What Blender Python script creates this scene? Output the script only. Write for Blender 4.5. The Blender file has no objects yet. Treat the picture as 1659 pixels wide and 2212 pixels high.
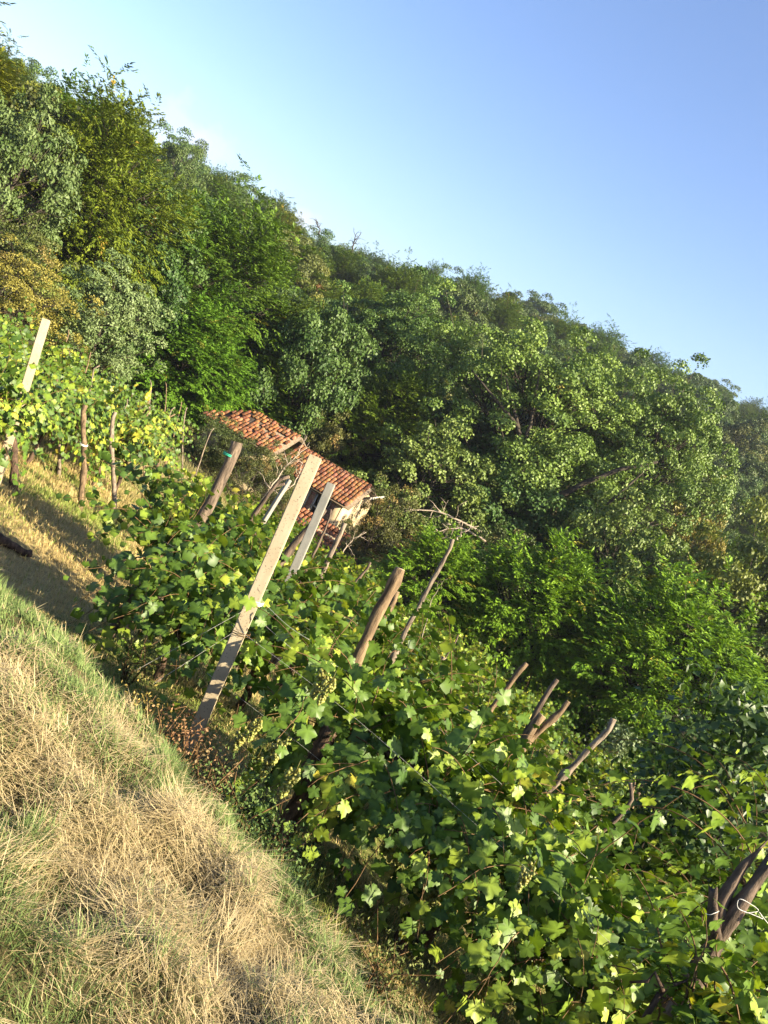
import bpy, math, random
import numpy as np
from mathutils import Vector, Matrix
R = math.radians
sc = bpy.context.scene
COL = sc.collection
rng = np.random.default_rng(7)
random.seed(7)

# ------------------------------------------------------------------ camera
PITCH, ROLL, FPX = R(11.0), R(27.5), 1789.0
F0 = np.array([0, math.cos(PITCH), -math.sin(PITCH)])
X0 = np.array([1.0, 0, 0])
U0 = np.cross(X0, F0)
CR = X0 * math.cos(ROLL) + U0 * math.sin(ROLL)
CU = -X0 * math.sin(ROLL) + U0 * math.cos(ROLL)
cam = bpy.data.cameras.new('camera')
cam.sensor_fit = 'HORIZONTAL'; cam.sensor_width = 36; cam.lens = 36 * FPX / 1659
cam.clip_start = 0.05; cam.clip_end = 3000
camo = bpy.data.objects.new('camera', cam); COL.objects.link(camo)
camo.matrix_world = Matrix(((CR[0], CU[0], -F0[0], 0), (CR[1], CU[1], -F0[1], 0), (CR[2], CU[2], -F0[2], 0), (0, 0, 0, 1)))
sc.camera = camo
def at(px, py, d):
    """point of the place that lies d metres along the view towards a spot of the photo (1659x2212 grid)"""
    return (F0 * FPX + CR * (px - 829.5) + CU * (1106 - py)) / FPX * d
def proj(p):
    p = np.asarray(p); d = p @ F0
    return 829.5 + FPX * (p @ CR) / d, 1106 - FPX * (p @ CU) / d, d

# ------------------------------------------------------------------ sky, sun, exposure
SUN_AZ, SUN_EL = R(111), R(28)          # clockwise from +Y
world = bpy.data.worlds.new('World'); sc.world = world; world.use_nodes = True
wn = world.node_tree.nodes; wl = world.node_tree.links
bg = wn['Background']; bg.inputs[1].default_value = 0.07
sky = wn.new('ShaderNodeTexSky'); sky.sky_type = 'NISHITA'; sky.sun_disc = False
sky.sun_elevation = SUN_EL; sky.sun_rotation = SUN_AZ
sky.air_density = 1.0; sky.dust_density = 1.5; sky.ozone_density = 5.5; sky.altitude = 200
tcw = wn.new('ShaderNodeTexCoord'); nzw = wn.new('ShaderNodeTexNoise'); nzw.inputs['Scale'].default_value = 26; nzw.inputs['Detail'].default_value = 6
wl.new(tcw.outputs['Generated'], nzw.inputs[0])
def mathn(op, a, b=None, clamp=False):
    m = wn.new('ShaderNodeMath'); m.operation = op; m.use_clamp = clamp
    for i, v in enumerate((a, b)):
        if v is None: continue
        if isinstance(v, (int, float)): m.inputs[i].default_value = v
        else: wl.new(v, m.inputs[i])
    return m.outputs[0]
tint = wn.new('ShaderNodeMix'); tint.data_type = 'RGBA'; tint.blend_type = 'MULTIPLY'; tint.inputs[0].default_value = 1; tint.inputs[7].default_value = (1.10, 0.98, 0.98, 1)
wl.new(sky.outputs[0], tint.inputs[6]); last = tint.outputs[2]
for px_, py_, size_, amt_ in ((395, 285, 0.036, 0.3), (450, 315, 0.03, 0.3), (648, 480, 0.022, 0.5)):   # small evening clouds just over the ridge
    v_ = nrm0 = at(px_, py_, 1.0); v_ = v_ / np.linalg.norm(v_)
    dn = wn.new('ShaderNodeVectorMath'); dn.operation = 'DISTANCE'; wl.new(tcw.outputs['Generated'], dn.inputs[0]); dn.inputs[1].default_value = v_
    f_ = mathn('SUBTRACT', 1.0, mathn('DIVIDE', dn.outputs['Value'], size_)); f_ = mathn('ADD', f_, mathn('MULTIPLY', mathn('SUBTRACT', nzw.outputs[0], 0.5), 2.2)); f_ = mathn('MULTIPLY', f_, 2.2, True); f_ = mathn('MULTIPLY', f_, amt_)
    mxw = wn.new('ShaderNodeMix'); mxw.data_type = 'RGBA'; wl.new(f_, mxw.inputs[0]); wl.new(last, mxw.inputs[6]); mxw.inputs[7].default_value = (4.0, 3.8, 4.1, 1); last = mxw.outputs[2]
wl.new(last, bg.inputs[0])
sd = np.array([math.sin(SUN_AZ) * math.cos(SUN_EL), math.cos(SUN_AZ) * math.cos(SUN_EL), math.sin(SUN_EL)])
sl = bpy.data.lights.new('sun', 'SUN'); sl.energy = 5.0; sl.angle = R(0.5); sl.color = (1, 0.86, 0.62)
so = bpy.data.objects.new('sun', sl); COL.objects.link(so)
so.rotation_euler = Vector(sd).to_track_quat('Z', 'Y').to_euler(); so.location = (60, -30, 40)
sc.view_settings.view_transform = 'Standard'; sc.view_settings.look = 'None'
sc.view_settings.exposure = 2.0; sc.view_settings.gamma = 1; sc.view_settings.use_curve_mapping = False
sc.cycles.max_bounces = 6; sc.cycles.diffuse_bounces = 1; sc.cycles.glossy_bounces = 2
sc.cycles.transmission_bounces = 4; sc.cycles.transparent_max_bounces = 4

# ------------------------------------------------------------------ helpers
def nrm(a):
    return a / np.maximum(np.linalg.norm(a, axis=-1, keepdims=True), 1e-9)
def mesh_np(name, V, T, col=None, smooth=False, mats=(), midx=None):
    V = np.ascontiguousarray(V, dtype=np.float32); T = np.ascontiguousarray(T, dtype=np.int32)
    me = bpy.data.meshes.new(name); k = T.shape[1]
    me.vertices.add(len(V)); me.vertices.foreach_set('co', V.ravel())
    me.loops.add(T.size); me.loops.foreach_set('vertex_index', T.ravel())
    me.polygons.add(len(T)); me.polygons.foreach_set('loop_start', np.arange(0, T.size, k, dtype=np.int32))
    if smooth: me.polygons.foreach_set('use_smooth', np.ones(len(T), dtype=bool))
    for m in mats: me.materials.append(m)
    if midx is not None: me.polygons.foreach_set('material_index', np.asarray(midx, dtype=np.int32))
    me.update(calc_edges=True)
    if col is not None:
        a = me.color_attributes.new('Col', 'FLOAT_COLOR', 'POINT')
        c = np.ones((len(V), 4), dtype=np.float32); c[:, :3] = col
        a.data.foreach_set('color', c.ravel())
    return me
def obj(name, me, parent=None, label=None, cat=None, group=None, kind=None, loc=None):
    o = bpy.data.objects.new(name, me); COL.objects.link(o)
    if parent is not None: o.parent = parent
    if loc is not None: o.location = loc
    tag(o, label, cat, group, kind); return o
def tag(o, label=None, cat=None, group=None, kind=None):
    for k, v in (('label', label), ('category', cat), ('group', group), ('kind', kind)):
        if v: o[k] = v
def lerp3(a, b, t): return np.asarray(a) * (1 - t[:, None]) + np.asarray(b) * t[:, None]
_perm = np.random.default_rng(3).random((64, 64))
def vnoise(x, y):
    x = np.asarray(x, float); y = np.asarray(y, float)
    xi = np.floor(x).astype(int); yi = np.floor(y).astype(int); fx = x - xi; fy = y - yi
    fx = fx * fx * (3 - 2 * fx); fy = fy * fy * (3 - 2 * fy)
    g = lambda i, j: _perm[i % 64, j % 64]
    return (g(xi, yi) * (1 - fx) + g(xi + 1, yi) * fx) * (1 - fy) + (g(xi, yi + 1) * (1 - fx) + g(xi + 1, yi + 1) * fx) * fy
def fbm(x, y): return (vnoise(x, y) + 0.5 * vnoise(2 * x + 7, 2 * y + 3) + 0.25 * vnoise(4 * x + 1, 4 * y + 9)) / 1.75

# ------------------------------------------------------------------ materials
def new_mat(name):
    m = bpy.data.materials.new(name); m.use_nodes = True
    nt = m.node_tree; return m, nt.nodes, nt.links, nt.nodes['Principled BSDF'], nt.nodes['Material Output']
def leaf_mat(name, transl=0.35, rough=0.5, spec=0.3, tcol=(1.3, 1.35, 0.45)):
    m, n, l, p, out = new_mat(name)
    a = n.new('ShaderNodeAttribute'); a.attribute_name = 'Col'
    oi = n.new('ShaderNodeObjectInfo')
    mx = n.new('ShaderNodeMix'); mx.data_type = 'RGBA'; mx.blend_type = 'MULTIPLY'; mx.inputs[0].default_value = 1
    l.new(a.outputs['Color'], mx.inputs[6]); l.new(oi.outputs['Color'], mx.inputs[7])
    l.new(mx.outputs[2], p.inputs['Base Color'])
    p.inputs['Roughness'].default_value = rough; p.inputs['Specular IOR Level'].default_value = spec
    t = n.new('ShaderNodeBsdfTranslucent')
    mt = n.new('ShaderNodeMix'); mt.data_type = 'RGBA'; mt.blend_type = 'MULTIPLY'; mt.inputs[0].default_value = 1
    l.new(mx.outputs[2], mt.inputs[6]); mt.inputs[7].default_value = (*tcol, 1); l.new(mt.outputs[2], t.inputs[0])
    ms = n.new('ShaderNodeMixShader'); ms.inputs[0].default_value = transl
    l.new(p.outputs[0], ms.inputs[1]); l.new(t.outputs[0], ms.inputs[2]); l.new(ms.outputs[0], out.inputs[0])
    return m
def noise_mat(name, c1, c2, scale, rough=0.85, stretch=(1, 1, 1), bump=0.3, dist=0.02, c3=None, s3=40, detail=6, objcol=False, lo=0.35, hi=0.65):
    m, n, l, p, out = new_mat(name)
    tc = n.new('ShaderNodeTexCoord'); mp = n.new('ShaderNodeMapping'); mp.inputs['Scale'].default_value = stretch
    l.new(tc.outputs['Object'], mp.inputs[0])
    nz = n.new('ShaderNodeTexNoise'); nz.inputs['Scale'].default_value = scale; nz.inputs['Detail'].default_value = detail; nz.inputs['Roughness'].default_value = 0.65
    l.new(mp.outputs[0], nz.inputs[0])
    cr = n.new('ShaderNodeValToRGB'); cr.color_ramp.elements[0].position = lo; cr.color_ramp.elements[1].position = hi
    cr.color_ramp.elements[0].color = (*c1, 1); cr.color_ramp.elements[1].color = (*c2, 1)
    l.new(nz.outputs[0], cr.inputs[0]); last = cr.outputs[0]
    if c3:
        n3 = n.new('ShaderNodeTexNoise'); n3.inputs['Scale'].default_value = s3; n3.inputs['Detail'].default_value = 2
        l.new(tc.outputs['Object'], n3.inputs[0])
        r3 = n.new('ShaderNodeValToRGB'); r3.color_ramp.elements[0].position = 0.62; r3.color_ramp.elements[1].position = 0.7
        l.new(n3.outputs[0], r3.inputs[0])
        mx = n.new('ShaderNodeMix'); mx.data_type = 'RGBA'; l.new(r3.outputs[0], mx.inputs[0]); l.new(last, mx.inputs[6]); mx.inputs[7].default_value = (*c3, 1)
        last = mx.outputs[2]
    if objcol:
        oi = n.new('ShaderNodeObjectInfo'); mx = n.new('ShaderNodeMix'); mx.data_type = 'RGBA'; mx.blend_type = 'MULTIPLY'; mx.inputs[0].default_value = 1
        l.new(last, mx.inputs[6]); l.new(oi.outputs['Color'], mx.inputs[7]); last = mx.outputs[2]
    l.new(last, p.inputs['Base Color']); p.inputs['Roughness'].default_value = rough; p.inputs['Specular IOR Level'].default_value = 0.2
    b = n.new('ShaderNodeBump'); b.inputs['Strength'].default_value = bump; b.inputs['Distance'].default_value = dist
    l.new(nz.outputs[0], b.inputs['Height']); l.new(b.outputs[0], p.inputs['Normal'])
    return m
M_TREE = leaf_mat('tree_leaves', 0.14, 0.5, 0.25)
M_FEATHER = leaf_mat('feathery_leaves', 0.20, 0.55, 0.2)
M_VINE = leaf_mat('vine_leaves', 0.22, 0.46, 0.28)
M_GRASS = leaf_mat('grass_blades', 0.25, 0.6, 0.2, (1.1, 1.05, 0.7))
M_BERRY = leaf_mat('grape_skin', 0.25, 0.3, 0.4, (1.2, 1.1, 0.5))
M_BARK = noise_mat('tree_bark', (0.02, 0.016, 0.012), (0.075, 0.062, 0.046), 9, 0.95, (1, 1, 0.25), 0.6, 0.04)
M_VBARK = noise_mat('vine_bark', (0.03, 0.02, 0.014), (0.13, 0.085, 0.055), 30, 0.95, (1, 1, 0.15), 0.8, 0.02)
M_CANE = noise_mat('cane_bark', (0.07, 0.04, 0.018), (0.17, 0.10, 0.04), 30, 0.7)
M_STAKE = noise_mat('chestnut_stake_bark', (0.055, 0.038, 0.023), (0.23, 0.16, 0.09), 28, 0.9, (1, 1, 0.12), 0.9, 0.015)
M_GREYW = noise_mat('weathered_grey_wood', (0.06, 0.047, 0.036), (0.27, 0.215, 0.155), 30, 0.9, (1, 1, 0.1), 0.9, 0.015)
M_DARKW = noise_mat('dark_old_wood', (0.04, 0.03, 0.022), (0.15, 0.11, 0.08), 25, 0.95, (1, 1, 0.12), 0.9, 0.02)
M_OLDW = noise_mat('old_trunk_wood', (0.035, 0.027, 0.02), (0.2, 0.15, 0.105), 22, 0.9, (1, 1, 0.12), 0.9, 0.02)
M_DEAD = noise_mat('bleached_dead_wood', (0.2, 0.16, 0.12), (0.42, 0.35, 0.27), 20, 0.9)
M_CUT = noise_mat('cut_wood_end', (0.32, 0.22, 0.13), (0.5, 0.38, 0.24), 40, 0.9)
M_CONC = noise_mat('cast_concrete', (0.31, 0.255, 0.165), (0.41, 0.345, 0.235), 6, 0.9, (1, 1, 0.5), 0.25, 0.01, (0.16, 0.13, 0.09), 85)
M_CONCG = noise_mat('grey_concrete', (0.17, 0.17, 0.15), (0.27, 0.26, 0.22), 6, 0.9, (1, 1, 0.5), 0.25, 0.01, (0.18, 0.17, 0.15), 60)
M_STRING = noise_mat('white_twine', (0.6, 0.58, 0.52), (0.78, 0.76, 0.7), 50, 0.7)
M_WIRE = noise_mat('galvanised_wire', (0.22, 0.21, 0.19), (0.5, 0.49, 0.45), 50, 0.5)
M_GREEN = noise_mat('green_tie_plastic', (0.03, 0.25, 0.16), (0.05, 0.35, 0.22), 30, 0.4)
M_YELLOW = noise_mat('yellow_plastic', (0.75, 0.5, 0.02), (0.85, 0.62, 0.05), 20, 0.4)
M_TILE = noise_mat('clay_tile', (0.17, 0.065, 0.03), (0.36, 0.155, 0.075), 5, 0.9, (1, 1, 1), 0.3, 0.01, (0.12, 0.10, 0.07), 7, objcol=True)
M_PLASTER = noise_mat('old_plaster', (0.36, 0.28, 0.17), (0.53, 0.44, 0.28), 1.6, 0.95, (1, 1, 1), 0.4, 0.02, (0.34, 0.26, 0.17), 3)
M_BRICK = noise_mat('old_brick', (0.24, 0.12, 0.08), (0.40, 0.22, 0.14), 4, 0.95, (1, 1, 1), 0.3, 0.01, objcol=True)
M_TIMBER = noise_mat('roof_timber', (0.10, 0.075, 0.05), (0.22, 0.17, 0.12), 12, 0.9, (1, 1, 0.2))
M_BOARD = noise_mat('pale_barge_board', (0.5, 0.47, 0.4), (0.66, 0.62, 0.54), 8, 0.8)
# ground
def ground_mat():
    m, n, l, p, out = new_mat('dry_grass_ground')
    a = n.new('ShaderNodeAttribute'); a.attribute_name = 'Col'
    tc = n.new('ShaderNodeTexCoord'); nz = n.new('ShaderNodeTexNoise'); nz.inputs['Scale'].default_value = 9; nz.inputs['Detail'].default_value = 9; nz.inputs['Roughness'].default_value = 0.75
    l.new(tc.outputs['Object'], nz.inputs[0])
    cr = n.new('ShaderNodeValToRGB'); cr.color_ramp.elements[0].position = 0.3; cr.color_ramp.elements[1].position = 0.7
    cr.color_ramp.elements[0].color = (0.45, 0.42, 0.4, 1); cr.color_ramp.elements[1].color = (1.3, 1.3, 1.25, 1)
    l.new(nz.outputs[0], cr.inputs[0])
    mx = n.new('ShaderNodeMix'); mx.data_type = 'RGBA'; mx.blend_type = 'MULTIPLY'; mx.inputs[0].default_value = 1
    l.new(a.outputs['Color'], mx.inputs[6]); l.new(cr.outputs[0], mx.inputs[7]); l.new(mx.outputs[2], p.inputs['Base Color'])
    p.inputs['Roughness'].default_value = 1; p.inputs['Specular IOR Level'].default_value = 0.1
    b = n.new('ShaderNodeBump'); b.inputs['Strength'].default_value = 0.7; b.inputs['Distance'].default_value = 0.05
    l.new(nz.outputs[0], b.inputs['Height']); l.new(b.outputs[0], p.inputs['Normal'])
    return m
M_GROUND = ground_mat()

# ------------------------------------------------------------------ terrain
CP = np.array([
    # headland and vineyard
    (-0.4, 5, -3.0), (-2, 7.5, -3.75), (-2, 9.8, -4.15), (0.9, 9.6, -4.6), (3.5, 9.5, -5.15), (2.5, 5.2, -3.6), (5, 5.6, -4.2), (2.2, 3.0, -3.2), (5, 2, -3.8), (10, 3, -5.2),
    (-3, 7.4, -3.75), (-4.7, 10.4, -4.1), (-4.1, 11.9, -4.45), (-8, 11, -3.9), (-7, 15, -4.8), (-3.5, 16, -5.5), (0, 14, -5.7), (3.2, 19, -7.3), (8, 17, -7.6), (6.5, 24, -8.8), (14, 28.5, -10.9), (20, 20, -10.2), (12, 10, -7.0),
    (-6, 24, -6.6), (-12, 24, -5.6), (-20, 20, -3.5), (-2, 26, -8.2), (-9, 40, -9.6), (0, 38, -10.2), (8, 38, -11.3), (-18, 36, -7.4), (-30, 34, -3.0),
    # valley floor
    (10, 50, -12.6), (0, 56, -12.4), (25, 48, -13.4), (40, 50, -14.0), (60, 40, -15), (40, 20, -14), (30, 0, -11.5), (70, 0, -17), (15, -15, -6),
    # wooded slope
    (-15, 60, -11), (-30, 55, -8.5), (-45, 58, -7.2), (-70, 55, -4), (-25, 80, -9), (-32, 114, -5), (-75, 95, -4), (0, 90, -8), (1, 156, 2.5), (30, 100, -9), (40, 150, 2), (88, 250, 17), (60, 120, -5), (110, 180, 5), (130, 240, 17),
    (-60, 150, -4), (-20, 190, 2), (60, 250, 14), (0, 300, 2), (150, 330, 17), (-150, 150, -2), (-150, 30, 6), (-160, 300, 0), (250, 300, 17), (250, 100, 5), (250, 0, -8), (100, -80, -12), (-60, -20, 3), (-60, 15, 1.5), (0, -60, 2), (-100, -90, 6), (0, 420, 2), (250, 420, 15),
])
def tps_fit(P):
    n = len(P); d = np.linalg.norm(P[:, None, :2] - P[None, :, :2], axis=2)
    K = np.where(d > 0, d * d * np.log(d + 1e-12), 0) + np.eye(n) * 0.3
    A = np.zeros((n + 3, n + 3)); A[:n, :n] = K; A[:n, n] = 1; A[:n, n + 1:] = P[:, :2]; A[n, :n] = 1; A[n + 1:, :n] = P[:, :2].T
    return np.linalg.solve(A, np.concatenate([P[:, 2], np.zeros(3)]))
WT = tps_fit(CP)
def brow(x, y): return 0.455 * x + 0.917 * (y - 2.66) + 0.07 * np.minimum(np.abs(x), 3) ** 1.5
def H(x, y):
    x = np.atleast_1d(np.asarray(x, float)); y = np.atleast_1d(np.asarray(y, float))
    d = np.sqrt((x[:, None] - CP[None, :, 0]) ** 2 + (y[:, None] - CP[None, :, 1]) ** 2)
    z = np.where(d > 0, d * d * np.log(d + 1e-12), 0) @ WT[:len(CP)] + WT[len(CP)] + WT[len(CP) + 1] * x + WT[len(CP) + 2] * y
    s = brow(x, y)
    t = np.clip((s + 0.25) / 1.7, 0, 1); t = t * t * (3 - 2 * t)
    bank = -1.76 - 0.075 * (x + 0.3) + 0.05 * np.exp(-((s + 0.6) / 0.3) ** 2) + 0.34 * (fbm(x * 2.3 + 5, y * 2.3) - 0.5) + 0.16 * (vnoise(x * 6.5 + 3, y * 6.5) - 0.5)
    bank = bank + np.clip(-x - 3, 0, 30) * 0.10 + np.clip(-y - 1, 0, 30) * 0.08
    w = np.clip((9 - np.hypot(x, y)) / 5, 0, 1); w = w * w * (3 - 2 * w)
    near = z * t + np.maximum(bank, z) * (1 - t)
    z = z * (1 - w) + near * w
    z = z + (fbm(x * 1.7, y * 1.7) - 0.5) * 0.10 + (fbm(x * 0.35 + 9, y * 0.35) - 0.5) * 0.25 * np.clip((np.hypot(x, y) - 4) / 8, 0, 1)
    return z
def h1(x, y): return float(H([x], [y])[0])
def build_ground():
    u = np.linspace(-1, 1, 340)
    gx = 3.2 * np.sinh(u * 5.0) ; gx = gx / gx.max() * 290
    v = np.linspace(-0.62, 1, 360)
    gy = np.sinh(v * 5.2); gy = gy / gy.max() * 440 + 2.2
    Xg, Yg = np.meshgrid(gx, gy); x = Xg.ravel(); y = Yg.ravel()
    z = np.concatenate([H(x[i:i + 20000], y[i:i + 20000]) for i in range(0, len(x), 20000)])
    nx, ny = len(gx), len(gy)
    i = (np.arange(ny - 1)[:, None] * nx + np.arange(nx - 1)[None, :]).ravel()
    T = np.stack([i, i + 1, i + nx + 1, i + nx], 1)
    dist = np.hypot(x, y)
    dry = np.clip((fbm(x * 0.6, y * 0.6) - 0.36) * 4, 0, 1)
    c = lerp3((0.15, 0.18, 0.05), (0.38, 0.30, 0.14), dry)
    nb = np.clip((5 - dist) / 2, 0, 1)[:, None]; c = c * (1 - nb) + np.array([0.085, 0.075, 0.035]) * nb
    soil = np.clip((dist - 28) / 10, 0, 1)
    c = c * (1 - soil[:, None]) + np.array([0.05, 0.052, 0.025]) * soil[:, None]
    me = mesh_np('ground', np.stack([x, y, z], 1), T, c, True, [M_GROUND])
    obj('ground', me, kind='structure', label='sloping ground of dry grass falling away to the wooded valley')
build_ground()

# ------------------------------------------------------------------ tubes
def tube(P, r, k=6, cap=True):
    P = np.asarray(P, float); n = len(P); r = np.broadcast_to(np.asarray(r, float), (n,))
    d = nrm(np.gradient(P, axis=0)); ref = np.array([0.31, 0.17, 0.93]) if abs(d[0] @ np.array([0.31, 0.17, 0.93])) < 0.9 else np.array([1.0, 0, 0])
    a = nrm(np.cross(d, ref)); b = np.cross(d, a)
    th = np.linspace(0, 2 * np.pi, k, endpoint=False)
    V = (P[:, None] + r[:, None, None] * (np.cos(th)[None, :, None] * a[:, None] + np.sin(th)[None, :, None] * b[:, None])).reshape(-1, 3)
    i = np.arange(n - 1)[:, None] * k; j = np.arange(k)[None, :]; j2 = (j + 1) % k
    q = np.stack([i + j, i + j2, i + k + j2, i + k + j], -1).reshape(-1, 4)
    T = np.concatenate([q[:, [0, 1, 2]], q[:, [0, 2, 3]]]); side = len(T)
    if cap:
        e = (n - 1) * k; V = np.concatenate([V, P[-1:], P[:1]])
        T = np.concatenate([T, [[e + m, e + (m + 1) % k, n * k] for m in range(k)], [[(m + 1) % k, m, n * k + 1] for m in range(k)]])
    return V, T, side
def merge(parts):
    Vs, Ts, o = [], [], 0
    for p in parts:
        Vs.append(p[0]); Ts.append(np.asarray(p[1]) + o); o += len(p[0])
    return np.concatenate(Vs), np.concatenate(Ts)
def box(x0, x1, y0, y1, z0, z1):
    V = np.array([(x, y, z) for z in (z0, z1) for y in (y0, y1) for x in (x0, x1)], float)
    T = np.array([(0, 2, 3), (0, 3, 1), (4, 5, 7), (4, 7, 6), (0, 1, 5), (0, 5, 4), (2, 6, 7), (2, 7, 3), (0, 4, 6), (0, 6, 2), (1, 3, 7), (1, 7, 5)])
    return V, T

# ------------------------------------------------------------------ trees
def leaves4(P, N, T, L, W, fold=0.15):
    """folded four-cornered leaves: P base points, N normals, T tip directions"""
    B = nrm(np.cross(N, T)); N = np.cross(T, B); n = len(P)
    L = np.broadcast_to(L, (n,))[:, None]; W = np.broadcast_to(W, (n,))[:, None]
    m = P + T * L * 0.45
    V = np.stack([P, m + B * W / 2 + N * W * fold, P + T * L - N * L * 0.12, m - B * W / 2 + N * W * fold], 1).reshape(-1, 3)
    i = np.arange(n)[:, None] * 4
    return V, np.concatenate([i + [0, 1, 2], i + [0, 2, 3]])
def rdir(n, g): return nrm(g.normal(size=(n, 3)))
UP = np.array([0, 0, 1.0])
def make_tree(name, seed, Ht, rad, zlow, nl, kind, leafL, leafW, nsub, ntw, nleaf, c1, c2, trunk_r, cfrac=0.06, c3=None, lean=0, squash=1.0, lump=0.35, clump=0.2):
    g = np.random.default_rng(seed)
    zc = (zlow + Ht) / 2; rz = (Ht - zlow) / 2
    top = np.array([lean, 0, Ht * 0.8])
    tt = np.linspace(0, 1, 9); tp = tt[:, None] * top + np.stack([np.sin(tt * 4 + seed) * 0.03 * Ht * tt, np.cos(tt * 3 + seed) * 0.03 * Ht * tt, 0 * tt], 1)
    tubes = [tube(tp, trunk_r * (1 - tt * 0.85) + 0.01, 7)[:2]]
    d = rdir(nl * 3, g); d = d[d[:, 2] > -0.75][:nl]
    # even the directions a little
    rr = 0.5 + 0.52 * g.random(len(d)) ** 0.5
    L = np.stack([d[:, 0] * rad * rr + lean * 0.5, d[:, 1] * rad * rr, zc + d[:, 2] * rz * rr * squash], 1)
    # egg profile: broad lower middle, narrower top
    f = (L[:, 2] - zlow) / (Ht - zlow); prof = np.clip(1.15 - 0.55 * np.clip(f, 0, 1) ** 2, 0.3, 1.2); L[:, :2] *= prof[:, None]
    S, SD = [], []
    for i in range(len(L)):
        s0 = np.clip((L[i, 2] - 0.45 * np.hypot(L[i, 0], L[i, 1]) - 0.1 * Ht) / (Ht * 0.8), 0.08, 0.95)
        a = tp[0] + (np.array([np.interp(s0, tt, tp[:, k]) for k in range(3)]) - tp[0])
        u = np.linspace(0, 1, 6)[:, None]; mid = (a + L[i]) / 2 + np.array([0, 0, -0.06 * Ht])
        cv = (1 - u) ** 2 * a + 2 * u * (1 - u) * mid + u * u * L[i]
        tubes.append(tube(cv, np.linspace(trunk_r * 0.42 * (1 - 0.5 * s0), 0.02, 6), 5, False)[:2])
        for j in range(nsub):
            s = L[i] + g.normal(size=3) * np.array([rad, rad, rz * 0.8]) * lump * 0.55
            b = cv[g.integers(2, 5)]
            tubes.append(tube(np.stack([b, (b + s) / 2 + [0, 0, -0.01 * Ht], s]), [0.03 * Ht / 10, 0.02 * Ht / 10, 0.006], 3, False)[:2])
            S.append(s); SD.append(nrm(s - np.array([0, 0, zc * 0.7])))
    S = np.array(S); SD = np.array(SD)
    TW = np.repeat(S, ntw, 0) + g.normal(size=(len(S) * ntw, 3)) * rad * lump * 0.30
    TD = nrm(np.repeat(SD, ntw, 0) + 0.7 * rdir(len(TW), g) + np.array([0, 0, 0.15 if kind != 'feather' else 0.0]))
    n = len(TW); bright = np.repeat(g.random(n), nleaf)
    if kind == 'feather':
        k = nleaf; s = np.tile(np.linspace(0.05, 1, k), n); side = np.tile(np.where(np.arange(k) % 2, 1, -1), n)
        TD[:, 2] *= 0.6; TD = nrm(TD); tl = leafL * 3.2
        D = np.repeat(TD, k, 0); side_v = nrm(np.cross(D, UP))
        P = np.repeat(TW, k, 0) + D * (s * tl)[:, None] - UP * (0.25 * tl * s ** 2)[:, None] + g.normal(size=(n * k, 3)) * leafL * 0.15
        T = nrm(side_v * (side * (1 - 0.75 * s))[:, None] + D * (0.45 + s)[:, None] - UP * (0.15 + 0.3 * g.random(n * k))[:, None])
        N = nrm(UP + 0.45 * rdir(n * k, g))
    else:
        k = nleaf * ntw; n = len(S); bright = np.repeat(g.random(n), k)
        cr_ = clump * rad * g.uniform(0.7, 1.25, n)
        cd = nrm(rdir(n * k, g) + 0.55 * np.repeat(SD, k, 0) + np.array([0, 0, 0.25]))
        P = np.repeat(S, k, 0) + cd * (np.repeat(cr_, k) * (0.45 + 0.6 * g.random(n * k) ** 0.5))[:, None] * np.array([1, 1, 0.75])
        N = nrm(cd + 0.55 * rdir(n * k, g))
        T = nrm(rdir(n * k, g) + cd * 0.3 - UP * 0.6)
    m = len(P); sz = 0.7 + 0.6 * g.random(m)
    V, Tt = leaves4(P, N, T, leafL * sz, leafW * sz)
    t = np.clip(bright * 0.6 + g.random(m) * 0.5, 0, 1); c = lerp3(c1, c2, t)
    if c3 is not None:
        q = np.repeat(g.random(n) < cfrac, k); c[q] = np.asarray(c3) * (0.7 + 0.6 * g.random(q.sum()))[:, None]
    trunk = mesh_np(name + '_trunk', *merge(tubes), None, True, [M_BARK])
    crown = mesh_np(name + '_crown', V, Tt, np.repeat(c, 4, 0), False, [M_FEATHER if kind == 'feather' else M_TREE])
    return dict(trunk=trunk, crown=crown, H=Ht, rad=rad, zc=zc, zlow=zlow, rz=rz, name=name)
PR = {}
PR['poplar'] = [make_tree('poplar', s, 18, 6.4, 2.0, 70, 'leaf', 0.165, 0.145, 7, 11, 18, (0.05, 0.095, 0.018), (0.15, 0.22, 0.045), 0.34, 0.015, (0.24, 0.22, 0.05), lean=ln, lump=0.40, clump=0.12) for s, ln in ((11, 1.0), (12, -0.8))]
PR['poplar_young'] = [make_tree('poplar_young', 13, 7, 3.0, 0.6, 36, 'leaf', 0.14, 0.12, 6, 9, 11, (0.075, 0.115, 0.022), (0.185, 0.23, 0.055), 0.13, lump=0.32, clump=0.15)]
PR['locust'] = [make_tree('locust', s, 8, 3.1, 0.3, 46, 'feather', 0.24, 0.10, 7, 8, 14, (0.055, 0.12, 0.010), (0.165, 0.26, 0.024), 0.14, 0.03, (0.22, 0.2, 0.03)) for s in (21, 22, 23)]
PR['locust_tall'] = [make_tree('locust_tall', s, 14, 4.8, 1.2, 56, 'feather', 0.30, 0.13, 7, 8, 13, (0.045, 0.095, 0.011), (0.13, 0.20, 0.022), 0.25, 0.012, (0.2, 0.18, 0.03), lump=0.3) for s in (25, 26)]
PR['oak'] = [make_tree('oak', s, 10, 4.2, 1.0, 36, 'leaf', 0.19, 0.155, 5, 14, 16, (0.028, 0.06, 0.016), (0.08, 0.125, 0.028), 0.24, 0.03, (0.15, 0.115, 0.04), lump=0.36, clump=0.2) for s in (31, 32, 33)]
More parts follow.
